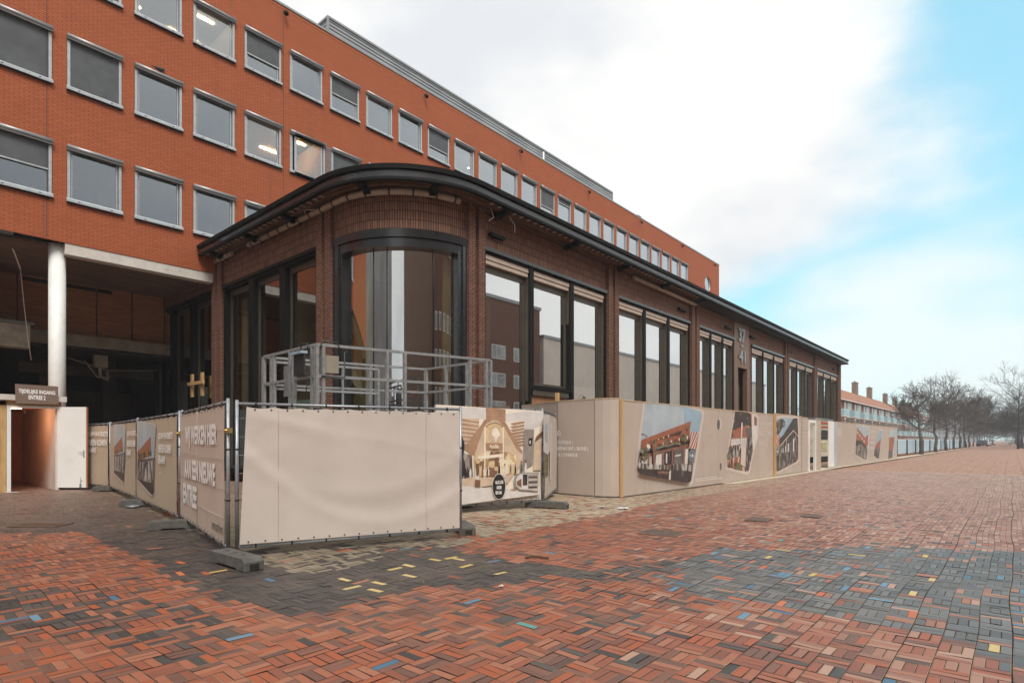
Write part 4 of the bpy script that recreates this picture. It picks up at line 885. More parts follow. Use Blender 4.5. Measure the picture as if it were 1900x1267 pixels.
# far stretch
A4,B4=(X5,7.38),(56.5,7.15)
h4=thing('hoarding','far taupe hoarding beyond the white gate leaf, with small murals, ending at pale blue barriers','hoarding',(*A4,0)); panel_wall(h4,A4,B4,.04,2.5,2.44)
zn=zm(1480,640,.22105)
out=zn([(500,668),(600,690),(603,720),(585,955),(570,966),(487,918),(483,885)])
L=[(grow(out,1.08),'glow'),(out,'sky_print'),(zn([(498,690),(582,800),(578,860),(490,800)]),'brick_print'),(zn([(490,800),(530,800),(582,860),(582,900),(486,880)]),'dark_print'),(zn([(486,850),(530,830),(586,880),(582,955),(570,966),(487,918)]),'crowd'),(zn([(570,770),(592,750),(588,850),(568,830)]),'red_print')]
for i in range(4): L.append((zn([(500+i*18,720+i*24),(508+i*18,730+i*24),(508+i*18,750+i*24),(500+i*18,740+i*24)]),'white_print'))
decal(h4,'mural',A4,B4,L)
out=zn([(688,712),(714,722),(682,950),(672,955),(640,930),(640,880)])
decal(h4,'mural',A4,B4,[(grow(out,1.08),'glow'),(out,'sky_print2'),(zn([(650,850),(700,780),(690,870),(648,880)]),'brick_print'),(zn([(645,875),(692,860),(682,950),(672,955),(640,930)]),'crowd_dark')])
out=zn([(772,715),(830,705),(826,860),(795,940),(760,958),(757,930)])
decal(h4,'mural',A4,B4,[(out,'sky_print'),(zn([(770,775),(815,770),(800,880),(764,890)]),'brick_print'),(zn([(764,890),(800,880),(795,940),(760,958)]),'crowd_dark')])
for s,x0,y0,x1,y1 in (('JOUW',612,740,655,715),('FAVORIETE',611,785,652,762),('MERKEN',609,830,648,808),('ERAAN',608,872,640,850)): a,b=zn([(x0,y0),(x1,y1)]); ptext(s,A4,B4,*a,*b,M['ink_soft'],h4)
for i in range(5): a=zn([(335,700+i*14)])[0]; decal(h4,'fine_print',A4,B4,[([a,(a[0]+8,a[1]-.3),(a[0]+8,a[1]+1.0),(a[0],a[1]+1.3)],'ink_soft')])
# ================================================================== MESH FENCE PANELS
FG='mesh fence panels with printed banners'
def fence(label,Lp,Rp,zb,zt,cloth,disp,inset=(.05,.05),legs=True,clamp=None,clothmat='cloth'):
    p,q=Vector((*Lp,0)),Vector((*Rp,0)); r=q-p; W=r.length; r.normalize(); n=r.cross(Vector((0,0,1))); up=Vector((0,0,1))
    f=thing('mesh_fence',label,'fence panel',tuple(p),0,FG)
    P=lambda u,z,o=0: p+r*u+n*o+up*z
    mb=MB(); mb.tube([P(0,.03 if legs else zb),P(0,zt)],.023,10); mb.tube([P(W,.03 if legs else zb),P(W,zt)],.023,10); mb.tube([P(.0,zt-.045),P(W,zt-.045)],.0185,8); mb.tube([P(0,zb),P(W,zb)],.0185,8); mb.build('frame',M['galv'],f)
    mb=MB(); nx=int(W/.15)
    for i in range(1,nx): mb.tube([P(W*i/nx,zb),P(W*i/nx,zt-.05)],.0022,4,caps=False)
    for i in range(1,8): z=zb+(zt-zb)*i/8; mb.tube([P(0,z),P(W,z)],.0022,4,caps=False)
    mb.build('wire_mesh',M['galv'],f)
    nx,nz=56,34; mb=MB(); z0,z1=zb+.035,zt-.085; u0,u1=inset if isinstance(inset[0],tuple) else ((inset[0],inset[0]),(inset[1],inset[1]))
    for j in range(nz+1):
        for i in range(nx+1):
            v=j/nz; a=u0[0]+(u0[1]-u0[0])*v; b=W-(u1[0]+(u1[1]-u1[0])*v); uu=i/nx
            mb.v.append(P(a+(b-a)*uu,z0+(z1-z0)*v - .02*math.sin(PI*((uu*9)%1))*(v>.97),.028+disp(uu,v)))
    for j in range(nz):
        for i in range(nx): k=j*(nx+1)+i; mb.idx([k,k+1,k+nx+2,k+nx+1],0,None,True)
    for i in range(15):
        for v,dv in ((0,.02),(1,-.025)):
            uu=(i+.5)/15; a=u0[0]+(u0[1]-u0[0])*v; b=W-(u1[0]+(u1[1]-u1[0])*v); c=P(a+(b-a)*uu,z0+(z1-z0)*(v+dv*.8),.030+disp(uu,v+dv*.8)); mb.tube([c,c+n*.005],.011,6,1)
    bn=mb.build('banner',[cloth,M['tie']],f)
    for i in range(7):
        u=W*(i+.5)/7
        for z in (zt-.045,zb): mb=MB(); mb.tube([P(u-.01,z),P(u+.01,z)],.026,8); mb.bar(P(u,z-.0,.03),P(u+.008,z+(-.07 if z>1 else .07),.034),.006,.006); mb.build('cable_tie',M['tie'],f)
    for z in (zb+.6,zb+1.25):
        mb=MB(); mb.tube([P(0,z-.01),P(0,z+.01)],.028,8); mb.bar(P(-.03,z,.02),P(.09,z+.01,.03),.008,.008); mb.build('cable_tie',M['tie'],f)
        mb=MB(); mb.tube([P(W,z-.01),P(W,z+.01)],.028,8); mb.bar(P(W+.03,z,.02),P(W-.07,z,.03),.008,.008); mb.build('cable_tie',M['tie'],f)
    if clamp: mb=MB(); a,b=clamp; mb.bar(P(W+a,1.62),P(W+b,1.62),.05,.065); mb.tube([P(W+(a+b)/2,1.62,.0),P(W+(a+b)/2,1.62,.06)],.016,6); mb.build('coupling_clamp',M['brass'],f)
    return f,p,q,r,n
def clothmat(name,col,warm=0): 
    m=plain(name,col,.62,0,.05,1.3,.12,55,dirt=(col[0]*.86,col[1]*.86,col[2]*.85,.5)); return m
M['cloth']=clothmat('cloth',(.575,.51,.45)); M['cloth2']=clothmat('cloth2',(.50,.41,.30)); M['cloth3']=clothmat('cloth3',(.58,.48,.40))
gs=lambda x,s: math.exp(-(x/s)**2)
def d_front(u,v):
    w=.024*gs(v-(.10+1.55*(u-.62)**2),.055)+.022*gs(v-(.33+1.2*(u-.50)**2),.07)-.022*gs(v-(.20+1.6*(u-.60)**2),.08)
    w+=.020*gs(v-(.98-.55*u),.05)*gs(u-.2,.25)+.016*gs(v-(.62+.5*(u-.0)),.04)*gs(u,.16)+.018*gs((u-.86)+.5*(v-.9),.03)*gs(v-.72,.2)
    w+=.010*math.sin(u*9+v*5)*(v*(1-v)*4)+.006*math.sin(u*40)*gs(v-1,.08)+.012*gs(v-(.93-.3*u),.03)
    w+=sum(.010*gs(u-(i+.5)/7,.012)*gs(v-1,.16) for i in range(7))+.006*math.sin(u*23+v*9)*v*v
    return w*.36+.012
def d_flat(u,v): return .002*math.sin(u*13+v*4)+.0015*math.sin(v*11)+.003*gs(u-.42,.02)*v+.002*math.sin(u*47)*gs(v-1,.1)+.006
def d_print(u,v): return .010*math.sin(u*6+v*3)+.006*math.sin(v*8-u*3)+.012
K0=(3.23,7.50); 
Pf,Pp,Pq,Pr,Pn=fence('front fence panel with blank plain beige banner, nearest the camera and facing the street',(3.25,7.49),(6.12,6.365),.13,2.01,M['cloth'],d_front,inset=((.03,.11),(.03,.03)))
mb=MB(); 
for u in (.49,2.52): mb.tube([Pp+Pr*u+Pn*(.030+d_front(u/3.07,v))+Vector((0,0,.17+1.72*v)) for v in [i/20 for i in range(21)]],.0035,4,caps=False)
mb.build('seam',plain('seam',(.47,.38,.32),.7),Pf)
F1,p,q,r,n=fence('fence panel lettered with large white words, left of the foremost concrete block',(3.87,11.12),(3.165,7.55),.13,2.03,M['cloth3'],d_flat,clamp=(-.02,.13))
pq=((p.x,p.y),(q.x,q.y))
for s,x0,y0,x1,y1 in (('WIJ WERKEN HIER',343.5,832.5,402,792),('AAN EEN NIEUWE',342,885,398.5,851),('ENTREE',340,932,364.5,895)):
    ptext(s,*pq,x0,y0,x1,y1,M['white_ink'],F1,off=.052,bold=.04)
ptext('amstlvn',*pq,392.5,980,413,962,M['ink_black'],F1,off=.052,bold=0)
mb=MB(); 
for i in range(1,5): z=.13+1.9*i/5; mb.tube([p+r*.05+n*.048+Vector((0,0,z)),q-r*.05+n*.048+Vector((0,0,z-.01))],.0025,4)
mb.tube([p+r*1.75+n*.048+Vector((0,0,.17)),p+r*1.75+n*.048+Vector((0,0,1.95))],.003,4); mb.build('seam',plain('seam2',(.44,.35,.28),.7),F1)
z3=zm(140,740,.17361)
def favo(label,Lp,Rp,geom,pic=True):
    f,p,q,r,n=fence(label,Lp,Rp,.13,2.02,M['cloth2'],d_flat,clamp=(-.03,.10) if pic else None); pq=((p.x,p.y),(q.x,q.y))
    if pic:
        o=z3(geom['out']); L=[(grow(o,1.04),'glow'),(o,'sky_print'),(z3(geom['brick']),'brick_print'),(z3(geom['dark']),'crowd_dark'),(z3(geom['shop']),'crowd'),(z3(geom['street']),'dark_print')]
        for g in geom['green']: L.append((z3([(g[0]+g[2]*math.cos(2*PI*i/9)*random.uniform(.6,1.2),g[1]+g[3]*math.sin(2*PI*i/9)*random.uniform(.6,1.2)) for i in range(9)]),'green_print'))
        decal(f,'mural',*pq,L,base=.047,step=.0006,zmax=1.93,umin=.03)
    for s,x0,y0,x1,y1 in geom['txt']: a,b=z3([(x0,y0),(x1,y1)]); ptext(s,*pq,*a,*b,M['white_ink'],f,off=.062,bold=.03)
    ck=geom['chk']; decal(f,'check_mark',*pq,[(z3([(ck[0]-10,ck[1]+2),(ck[0]-4,ck[1]+10),(ck[0]+14,ck[1]-16),(ck[0]-3,ck[1]+3)]),'white_ink')],base=.056)
    return f
favo('fence panel with brick building photo and white words, standing beside the big white lettered panel',(4.42,15.42),(3.86,11.22),dict(
  out=[(665,195),(700,205),(845,280),(858,310),(838,640),(838,1000),(822,1030),(790,1010),(690,885),(662,862)],brick=[(662,560),(700,525),(806,395),(806,610),(662,660)],dark=[(662,655),(740,640),(846,628),(846,660),(662,690)],shop=[(662,680),(845,650),(836,930),(662,860)],street=[(662,850),(740,880),(836,900),(836,1000),(822,1030),(690,885)],green=[(690,600,26,26),(735,590,22,34),(795,570,22,40),(690,650,22,40)],
  txt=[('JOUW FAVORIETE',885,448,1036,360),('MERKEN KOMEN',885,572,1022,482),('ERAAN!',885,686,955,598)],chk=(905,785)))
favo('fence panel with brick building photo, set further back between its twin and the short panel',(4.97,19.72),(4.44,15.52),dict(
  out=[(412,245),(445,240),(520,285),(536,310),(520,620),(516,885),(505,880),(412,790)],brick=[(412,515),(500,400),(508,560),(412,600)],dark=[(412,600),(530,575),(530,600),(412,630)],shop=[(412,620),(528,590),(518,800),(412,770)],street=[(412,760),(518,790),(516,885),(505,880),(412,790)],green=[(440,560,18,26),(495,540,14,24)],
  txt=[('JOUW FAVORIETE',552,410,643,342),('MERKEN KOMEN',550,508,640,440),('ERAAN!',548,600,590,535)],chk=(560,675)))
favo('short fence panel with white lettering only, half hidden behind the open white door',(4.72,23.0),(4.96,19.80),dict(
  txt=[('JOUW FAVORIETE',118,416,346,352),('MERKEN KOMEN',112,497,333,434),('ERAAN!',118,573,218,512)],chk=(155,635)),pic=False)
P6,p,q,r,n=fence('fence panel printed with a warm shopping arcade interior, behind the blank beige panel',(7.75,8.78),(10.1,7.89),.15,2.2,M['cloth'],d_print,legs=False); pq=((p.x,p.y),(q.x,q.y))
zc=zm(820,740,.17366)
M['arc_cream']=plain('arc_cream',(.62,.47,.34),.5,0,.12,4); M['arc_tan']=plain('arc_tan',(.42,.25,.155),.5,0,.18,5); M['arc_light']=plain('arc_light',(.85,.76,.62),.5,0,.08,6); M['arc_brown']=plain('arc_brown',(.20,.105,.065),.5,0,.2,6); M['arc_grey']=plain('arc_grey',(.30,.26,.23),.5,0,.15,4); M['arc_gold']=plain('arc_gold',(.72,.52,.27),.5,0,.2,6); M['arc_shop']=speckle('arc_shop',[(.60,.42,.22),(.42,.25,.13),(.72,.56,.36),(.24,.13,.08),(.66,.50,.30),(.80,.68,.48)],(9,7))
L=[([*zc([(-60,60),(1080,130),(1040,1010),(160,1140),(-60,1140)])],'arc_light'),(zc([(-60,80),(470,95),(460,215),(-60,190)]),'white_print'),(zc([(680,160),(900,130),(1085,140),(1090,270),(960,330),(880,330),(870,230),(680,240)]),'white_print'),(zc([(470,90),(680,110),(680,240),(470,210)]),'arc_tan'),
   (zc([(-60,200),(400,210),(380,560),(300,590),(240,520),(-60,540)]),'arc_cream')]
for i in range(7): y=215+i*44; L.append((zc([(-60,y-6),(220,y),(400,y+30-i*2),(395,y+44-i*3),(220,y+20),(-60,y+14)]),'arc_tan'))
L+=[(zc([(230,530),(470,210),(500,200),(345,600),(300,585)]),'arc_tan')]
for i in range(8): y=245+i*34; L.append((zc([(735-i*3,y+14),(880,y-8),(880,y+8),(760,y+30)]),'arc_tan'))
L+=[(zc([(340,640),(345,600),(440,330),(480,250),(560,205),(650,240),(760,430),(855,570),(850,700),(780,800),(345,830)]),'arc_cream'),(zc([(440,230),(520,195),(600,195),(680,250),(860,560),(855,590),(800,540),(660,290),(600,230),(540,225),(480,260)]),'arc_tan'),
    (zc([(455,480),(458,310),(500,268),(570,250),(630,268),(664,310),(664,480)]),'arc_brown'),(zc([(463,480),(466,314),(505,275),(570,258),(626,275),(656,314),(656,480)]),'arc_gold'),(zc([(490,440),(510,330),(545,300),(575,285),(610,310),(635,350),(640,440),(600,470),(530,465)]),'arc_cream'),(zc([(540,330),(575,300),(605,335),(625,380),(590,420),(575,470),(560,410),(530,380)]),'arc_light'),(zc([(455,470),(665,470),(660,545),(455,545)]),'arc_tan'),(zc([(350,600),(455,560),(660,560),(790,600),(800,800),(345,830)]),'arc_shop'),(zc([(385,610),(655,585),(655,622),(385,640)]),'arc_light'),(zc([(452,300),(470,295),(464,845),(452,845)]),'arc_light'),(zc([(650,300),(664,300),(660,840),(650,840)]),'arc_light'),
    (zc([(165,560),(320,600),(330,830),(160,880)]),'crowd'),(zc([(880,325),(985,325),(970,700),(860,760)]),'arc_grey'),(zc([(925,420),(970,415),(960,500),(925,502)]),'ink_black'),(zc([(936,445),(950,440),(948,480),(936,478)]),'white_print'),(zc([(985,460),(1060,440),(1055,760),(975,760)]),'arc_cream'),(zc([(980,480),(1010,400),(1075,340),(1090,260),(1097,300),(1085,380),(1000,450)]),'arc_brown'),
    (zc([(160,860),(345,830),(560,835),(770,800),(700,900),(540,920),(400,940),(160,925)]),'arc_cream'),(zc([(565,625),(605,620),(605,715),(565,720)]),'arc_brown'),(zc([(508,770),(590,765),(590,825),(508,830)]),'arc_brown'),
    (zc([(160,925),(400,940),(540,960),(730,960),(1060,1010),(1040,1020),(160,1135)]),'white_print'),(zc([(740,962),(800,958),(790,985),(730,980)]),'arc_tan')]
pp=[(372,690,26,170),(250,720,14,95),(275,720,13,90),(305,720,14,90),(190,730,16,110),(432,715,9,90),(485,710,8,88),(612,680,12,115),(672,690,12,110),(850,660,14,130),(895,650,15,130),(785,690,8,80),(735,690,7,75)]
for i,(x,y,w_,h_) in enumerate(pp):
    L.append((zc([(x-w_*.5,y+h_*.25),(x+w_*.5,y+h_*.25),(x+w_*.9,y+h_*.75),(x+w_*.6,y+h_*1.35),(x-w_*.6,y+h_*1.35),(x-w_*.9,y+h_*.75)]),('white_print','ink_black','dark_print','white_print','dark_print','arc_brown','ink_black','ink_black','white_print','grey_print','white_print','ink_black','grey_print')[i]))
    L.append((zc(ell(x,y+h_*.1,w_*.5,h_*.13,8)),'arc_brown'))
L+=[(zc([(357,860),(410,865),(408,940),(350,935)]),'arc_brown'),(zc([(362,690),(396,690),(398,800),(372,820)]),'arc_brown'),
    (zc([(850,785),(1035,785),(1030,990),(830,975),(775,930),(770,850),(800,800)]),'arc_grey'),(zc([(850,800),(1030,800),(1026,975),(840,960),(795,920),(790,860),(815,815)]),'white_print'),(zc([(800,880),(850,850),(850,950),(800,915)]),'arc_brown'),(zc([(920,805),(1025,805),(1022,960),(920,960)]),'arc_grey'),(zc([(865,805),(915,805),(912,920),(865,925)]),'dark_print')]
for i in range(5): L.append((zc([(925,830+i*27),(1020,828+i*27),(1020,838+i*27),(925,842+i*27)]),'white_print' if i%2 else 'dark_print'))
L+=[(zc(ell(610,935,73,140,28)),'white_print'),(zc(ell(610,935,68,133,28)),'ink_black'),(zc(ell(150,510,92,150,28)),'ink_black')]
decal(P6,'printed_view',*pq,L,base=.066,step=.0008)
off_=.066+.0008*len(L)+.002
for s,x0,y0,x1,y1,mt in (('PureSkin',512,528,610,486,'arc_light'),('ALLE LUXE',570,908,655,872,'white_ink'),('ONDER',584,964,638,928,'white_ink'),('EEN DAK',574,1018,642,984,'white_ink')):
    a,b=zc([(x0,y0),(x1,y1)]); ptext(s,*pq,*a,*b,M[mt],P6,off=off_,bold=.03)
P7,p,q,r,n=fence('narrow looking fence panel turned towards the pavilion beside the tall pine batten',(10.16,7.93),(12.45,9.28),.15,2.2,M['cloth'],d_print,legs=False); pq=((p.x,p.y),(q.x,q.y))
decal(P7,'printed_view',*pq,[(zc([(1085,170),(1150,170),(1150,560),(1130,600),(1085,560)]),'white_print'),(zc([(1090,600),(1138,590),(1135,820),(1085,850)]),'green_print'),(zc([(1100,280),(1130,260),(1130,480),(1105,440)]),'sky_print'),(zc([(1160,260),(1172,262),(1165,860),(1150,860)]),'white_print')],base=.066)
# concrete feet
def foot(label,c,ang,L=.76):
    f=thing('concrete_block',label,'concrete block',(c[0],c[1],0),ang,'concrete feet of the mesh fence'); mb=MB(); W,H=.235,.155
    R=Matrix.Rotation(ang,4,'Z'); T=Matrix.Translation((c[0],c[1],0))@R
    pr=[(-L/2,.0),(-L/2+.0,H*.72),(-L/2+.06,H),(L/2-.06,H),(L/2,H*.72),(L/2,0),(L/2-.2,0),(L/2-.22,.022),(-L/2+.22,.022),(-L/2+.2,0)]
    poly=[T@Vector((x,-W/2,z)) for x,z in pr]; mb.prism(poly,T.to_3x3()@Vector((0,W,0)))
    b=mb.build('block',M['foot'],f,bevel=.012)
    mb=MB(); mb.obox(T@Vector((L/2-.004,-.055,.012)),R.to_3x3()@Vector((.006,0,0)),R.to_3x3()@Vector((0,.11,0)),(0,0,.075)); mb.build('grip_slot',M['ink_black'],f); mb=MB(); mb.obox(T@Vector((-L/2-.002,-.055,.012)),R.to_3x3()@Vector((.006,0,0)),R.to_3x3()@Vector((0,.11,0)),(0,0,.075)); mb.build('grip_slot',M['ink_black'],f)
    mb=MB()
    for x in (-.2,0,.2): mb.tube([T@Vector((x,0,H-.004)),T@Vector((x,0,H+.002))],.028,10)
    mb.build('socket',M['ink_black'],f)
    return f
foot('foremost concrete fence foot, under the corner posts where the lettered and blank panels meet',(3.02,7.0),math.radians(-88),.92)
def footpx(label,pts,ang=None):
    A=[onG(*p) for p in pts]; c=sum((v for v in A),Vector())/len(A); foot(label,(c.x,c.y),ang)
footpx('mossy concrete block between the big lettered panel and the building photo panel',[(300,984),(345,978)],math.radians(-25))
footpx('concrete block under the joint of the two building photo panels, beside a dropped dish',[(232,940),(285,938)],math.radians(-40))
footpx('furthest concrete foot, next to the bolt of the open white door',[(185,912),(216,910)],math.radians(-40))
foot('long concrete block under the end of the arcade printed panel',(10.05,7.72),math.radians(-72),.95)
foot('small visible concrete block poking out behind the right post of the blank panel',(6.55,6.75),math.radians(60),.72)
v=onG(247,942); dsh=thing('dropped_dish','small round metal dish lying on the paving beside a concrete foot','dish',(v.x,v.y,0)); mb=MB(); mb.tube([(v.x,v.y,.012),(v.x,v.y,.02),(v.x,v.y,.055)],[.10,.13,.14],16); mb.build('bowl',M['galv'],dsh)
# ================================================================== SCISSOR LIFT
Lc=Vector((5.75,9.85,0)); ex=Vector((3.72,-.98,0)); LL=ex.length; ex.normalize(); ey=Vector((.05,1,0)).normalized(); WW=2.38
lift=thing('scissor_lift','grey steel scissor lift platform with guard rails standing behind the fence before the rounded corner','scissor lift',tuple(Lc))
Q=lambda x,y,z: Lc+ex*x+ey*y+Vector((0,0,z))
ZD,Z1_,Z2_=1.93,3.29,2.70
def rect(mb,a,b,s=.05): mb.bar(a,b,s,s)
def side(name,a,b,posts,extra=()):
    mb=MB(); a,b=Vector(a),Vector(b)
    pt=lambda f,z: a.lerp(b,f)+Vector((0,0,z))
    for z in (Z1_,Z2_): rect(mb,pt(0,z),pt(1,z))
    for f in posts: rect(mb,pt(f,ZD),pt(f,Z1_),.06)
    mb.obox(pt(0,ZD)+Vector((0,0,.0)),b-a,Vector((0,0,.15)),(b-a).normalized().cross(Vector((0,0,1)))*.012); return mb.build(name,M['galv_rail'],lift)
side('guard_rail',Q(0,0,0),Q(LL,0,0),(0,.03,.36,.46,.86,.97,1)); side('guard_rail',Q(0,WW,0),Q(LL,WW,0),(0,.3,.62,1))
side('guard_rail',Q(0,.04,0),Q(0,WW-.04,0),(0,.06,.38,.46,.78,.84,1)); side('guard_rail',Q(LL,.04,0),Q(LL,WW-.04,0),(0,.33,.66,1))
mb=MB(); rect(mb,Q(.05,WW-.25,Z1_-.12),Q(2.45,WW-.25,Z1_-.12),.05); rect(mb,Q(.05,WW-.25,Z2_-.1),Q(2.45,WW-.25,Z2_-.1),.05); rect(mb,Q(2.45,WW-.25,ZD),Q(2.45,WW-.25,Z1_-.12),.05); rect(mb,Q(1.6,WW-.25,ZD),Q(1.6,WW-.25,Z1_-.12),.04); mb.build('inner_rail',M['galv_rail'],lift)
mb=MB(); mb.obox(Q(-.02,.92,ZD+.1),ey*.03,-ex*.03,(0,0,1.05)); mb.obox(Q(-.012,1.0,ZD+.45),ey*.34,-ex*.012,(0,0,.62)); gt=mb.build('gate',M['galv'],lift)
mb=MB(); mb.obox(Q(0,0,ZD-.12),ex*LL,ey*WW,(0,0,.119)); mb.build('deck',M['galv_rail'],lift)
mb=MB(); mb.obox(Q(-.16,.10,2.74),ey*.42,-ex*.03+ex*.0,(0,0,.38)); mb.tube([Q(-.17,.08,2.72),Q(-.17,.54,2.72),Q(-.17,.54,3.1)],.014,6); mb.tube([Q(-.10,.14,3.2),Q(-.10,.16,3.32),Q(-.10,.4,3.34),Q(-.10,.44,3.2)],.013,6); mb.build('control_box',M['steel_dark'],lift)
mb=MB(); mb.obox(Q(-.13,.09,3.12),ey*.46,-ex*.12,(0,0,.05)); mb.build('box_lid',M['sky_print2'],lift)
mb=MB(); mb.obox(Q(.10,.05,2.78),ex*.34,ey*.16,(0,0,.33)); mb.build('document_box',M['taupe'],lift); mb=MB(); mb.tube([Q(.06,-.05,2.70),Q(.5,-.05,2.70),Q(.5,-.05,3.18),Q(.56,-.05,3.2)],.014,6); mb.tube([Q(.05,-.03,3.22),Q(.08,-.03,3.36),Q(.36,-.03,3.36),Q(.42,-.03,3.24)],.013,6); mb.build('grab_loop',M['steel_dark'],lift)
mb=MB()
for x in (.0,.1,1.5,1.9,3.5,4.0): mb=MB(); mb.obox(Q(x-.045,-.05,ZD+.0),ex*.09,ey*.1,(0,0,.17)); mb.build('post_socket',M['steel_dark'],lift)
mb=MB(); mb.tube([Q(.0,.3,2.65),Q(-.05,.3,2.5),Q(-.03,.36,2.42)],.01,5); mb.build('hook',M['tie'],lift)
mb=MB()
for y in (.45,WW-.55):
    for z in (.85,1.42): mb.bar(Q(.5,y,z-.26),Q(3.6,y,z+.26),.07,.12); mb.bar(Q(.5,y+.1,z+.26),Q(3.6,y+.1,z-.26),.07,.12)
mb.build('scissor_arms',M['steel_dark'],lift)
mb=MB(); mb.obox(Q(.2,.3,.3),ex*3.7,ey*(WW-.6),(0,0,.32)); mb.build('chassis',M['orange_plastic'],lift)
for x in (.75,3.3):
    for y in (.05,WW-.35):
        mb=MB(); mb.tube([Q(x,y,.32),Q(x,y+.28,.32)],.32,20); mb.build('wheel',M['ink_black'],lift)
# orange barrier glimpsed behind the fence gap
v=Vector((4.35,12.4,0)); ob=thing('plastic_barrier','orange plastic barrier glimpsed through the gap behind the lettered fence panel','barrier',tuple(v))
mb=MB(); mb.box(v.x,v.y,.1,v.x+.05,v.y+1.4,.25); mb.box(v.x,v.y,1.0,v.x+.05,v.y+1.4,1.15); 
for i in range(6): mb.box(v.x,v.y+i*.26,.251,v.x+.05,v.y+i*.26+.09,.999)
mb.box(v.x-.2,v.y+.2,0,v.x+.25,v.y+.4,.099); mb.build('frame',M['orange_plastic'],ob)
# ================================================================== ENTRANCE HUT
hut=thing('entrance_hut','small timber entrance passage with lit orange interior, open white door and brown roof sign','entrance hut',(3.5,21.7,0))
YH=21.7
mb=MB(); mb.box(2.72,YH,0,2.93,YH+.12,2.62); mb.box(2.72,YH,2.5,4.2,YH+.1,2.66); mb.box(2.60,YH+.05,0,2.70,27,2.6); mb.build('timber_frame',M['pine'],hut)
mb=MB(); mb.box(2.94,YH-.03,0,3.03,YH+.14,2.49); mb.box(3.03,YH-.03,2.43,4.12,YH+.10,2.499); mb.box(4.095,YH-.02,0,4.135,YH+.05,2.43); mb.build('door_frame',M['white_paint'],hut)
M['hut_wall']=plain('hut_wall',(.60,.57,.52),.7,0,.1,1); M['hut_orange']=wood('hut_orange',(.50,.22,.11),(.40,.17,.08),.7,(3,3,1))
mb=MB(); mb.box(4.06,YH+.05,0,4.095,27,2.5,0); mb.box(2.72,YH+.13,0,2.76,27,2.5,1); mb.box(2.72,26.9,0,4.1,27,2.5,1); mb.box(2.72,YH+.13,2.49,4.1,27,2.52,1); mb.build('passage_walls',[M['hut_wall'],M['hut_orange']],hut)
mb=MB(); mb.box(2.45,YH-.13,2.70,4.28,27,2.76,0); mb.box(2.43,YH-.15,2.64,4.30,YH-.131,2.80,1); mb.build('roof',[M['ply_dark'],M['white_beam']],hut)
S0=((2.6,YH-.2),(4.4,YH-.2)); a=onV(29,748,*S0); b=onV(108,750,*S0); c=onV(108,717,*S0); d=onV(28,712,*S0)
mb=MB(); mb.prism([a,b,c,d],(0,.03,0)); sg=mb.build('sign',M['sign_brown'],hut)
for s,x0,y0,x1,y1 in (('TIJDELIJKE INGANG',34.5,730.5,102.5,721),('ENTREE 2',53,740.5,84.5,732.5)):
    a=onV(x0,y0,*S0); b=onV(x1,y0,*S0); c=onV(x0,y1,*S0); text(s,a,(1,0,-.02),(0,0,1),b.x-a.x,c.z-a.z,M['white_ink'],sg,bold=.03,off=.005)
hd=Vector((.656,-.755,0)); hn=Vector((-.755,-.656,0)); h0=Vector((4.125,YH-.02,.07))
mb=MB(); mb.obox(h0,hd*.86,hn*.045,(0,0,2.42),0); mb.obox(h0+hd*.861,hd*.03,hn*.05,(0,0,2.42),1); dr=mb.build('door',[M['white_paint'],M['hut_orange']],hut)
mb=MB(); o=h0+hd*.80+hn*.046+Vector((0,0,1.0)); mb.obox(o-hd*.015-Vector((0,0,.10)),hd*.03,hn*.012,(0,0,.22)); mb.tube([o+Vector((0,0,.06)),o+hn*.05+Vector((0,0,.06)),o+hn*.05-hd*.12+Vector((0,0,.06))],.009,6); mb.build('handle',M['galv'],dr)
mb=MB(); o=h0+hd*.70+hn*.046; mb.tube([o+hn*.01+Vector((0,0,-.06)),o+hn*.01+Vector((0,0,.32))],.009,6); mb.obox(o-hd*.025+Vector((0,0,.0)),hd*.05,hn*.02,(0,0,.11)); mb.obox(o+hd*.0+Vector((0,0,.2)),hd*.05,hn*.012,(0,0,.02)); mb.build('floor_bolt',M['galv'],dr)
mb=MB(); mb.tube([(2.95,YH+.5,2.43),(3.35,YH+.5,2.44)],.02,8); mb.build('lamp_tube',M['lamp_tube'],hut); mb=MB(); mb.tube([(3.35,YH+.5,2.44),(3.45,YH+.5,2.36),(3.42,YH+.5,2.30)],.02,6); mb.build('lamp_fitting',M['tie'],hut)
pl=bpy.data.lights.new('passage_lamp','POINT'); pl.energy=18; pl.color=(1,.5,.26); pl.shadow_soft_size=.12; po=bpy.data.objects.new('passage_lamp',pl); COL.objects.link(po); po.location=(3.25,YH+.9,2.2)
mb=MB(); mb.box(2.0,YH-.12,.05,2.70,YH-.05,2.35); tl=mb.build('side_leaf',M['door_grey'],hut); mb=MB(); mb.box(2.06,YH-.125,.35,2.64,YH-.12,1.0); mb.box(2.06,YH-.125,1.2,2.64,YH-.12,2.2); mb.build('leaf_panel',M['steel_dark'],tl)
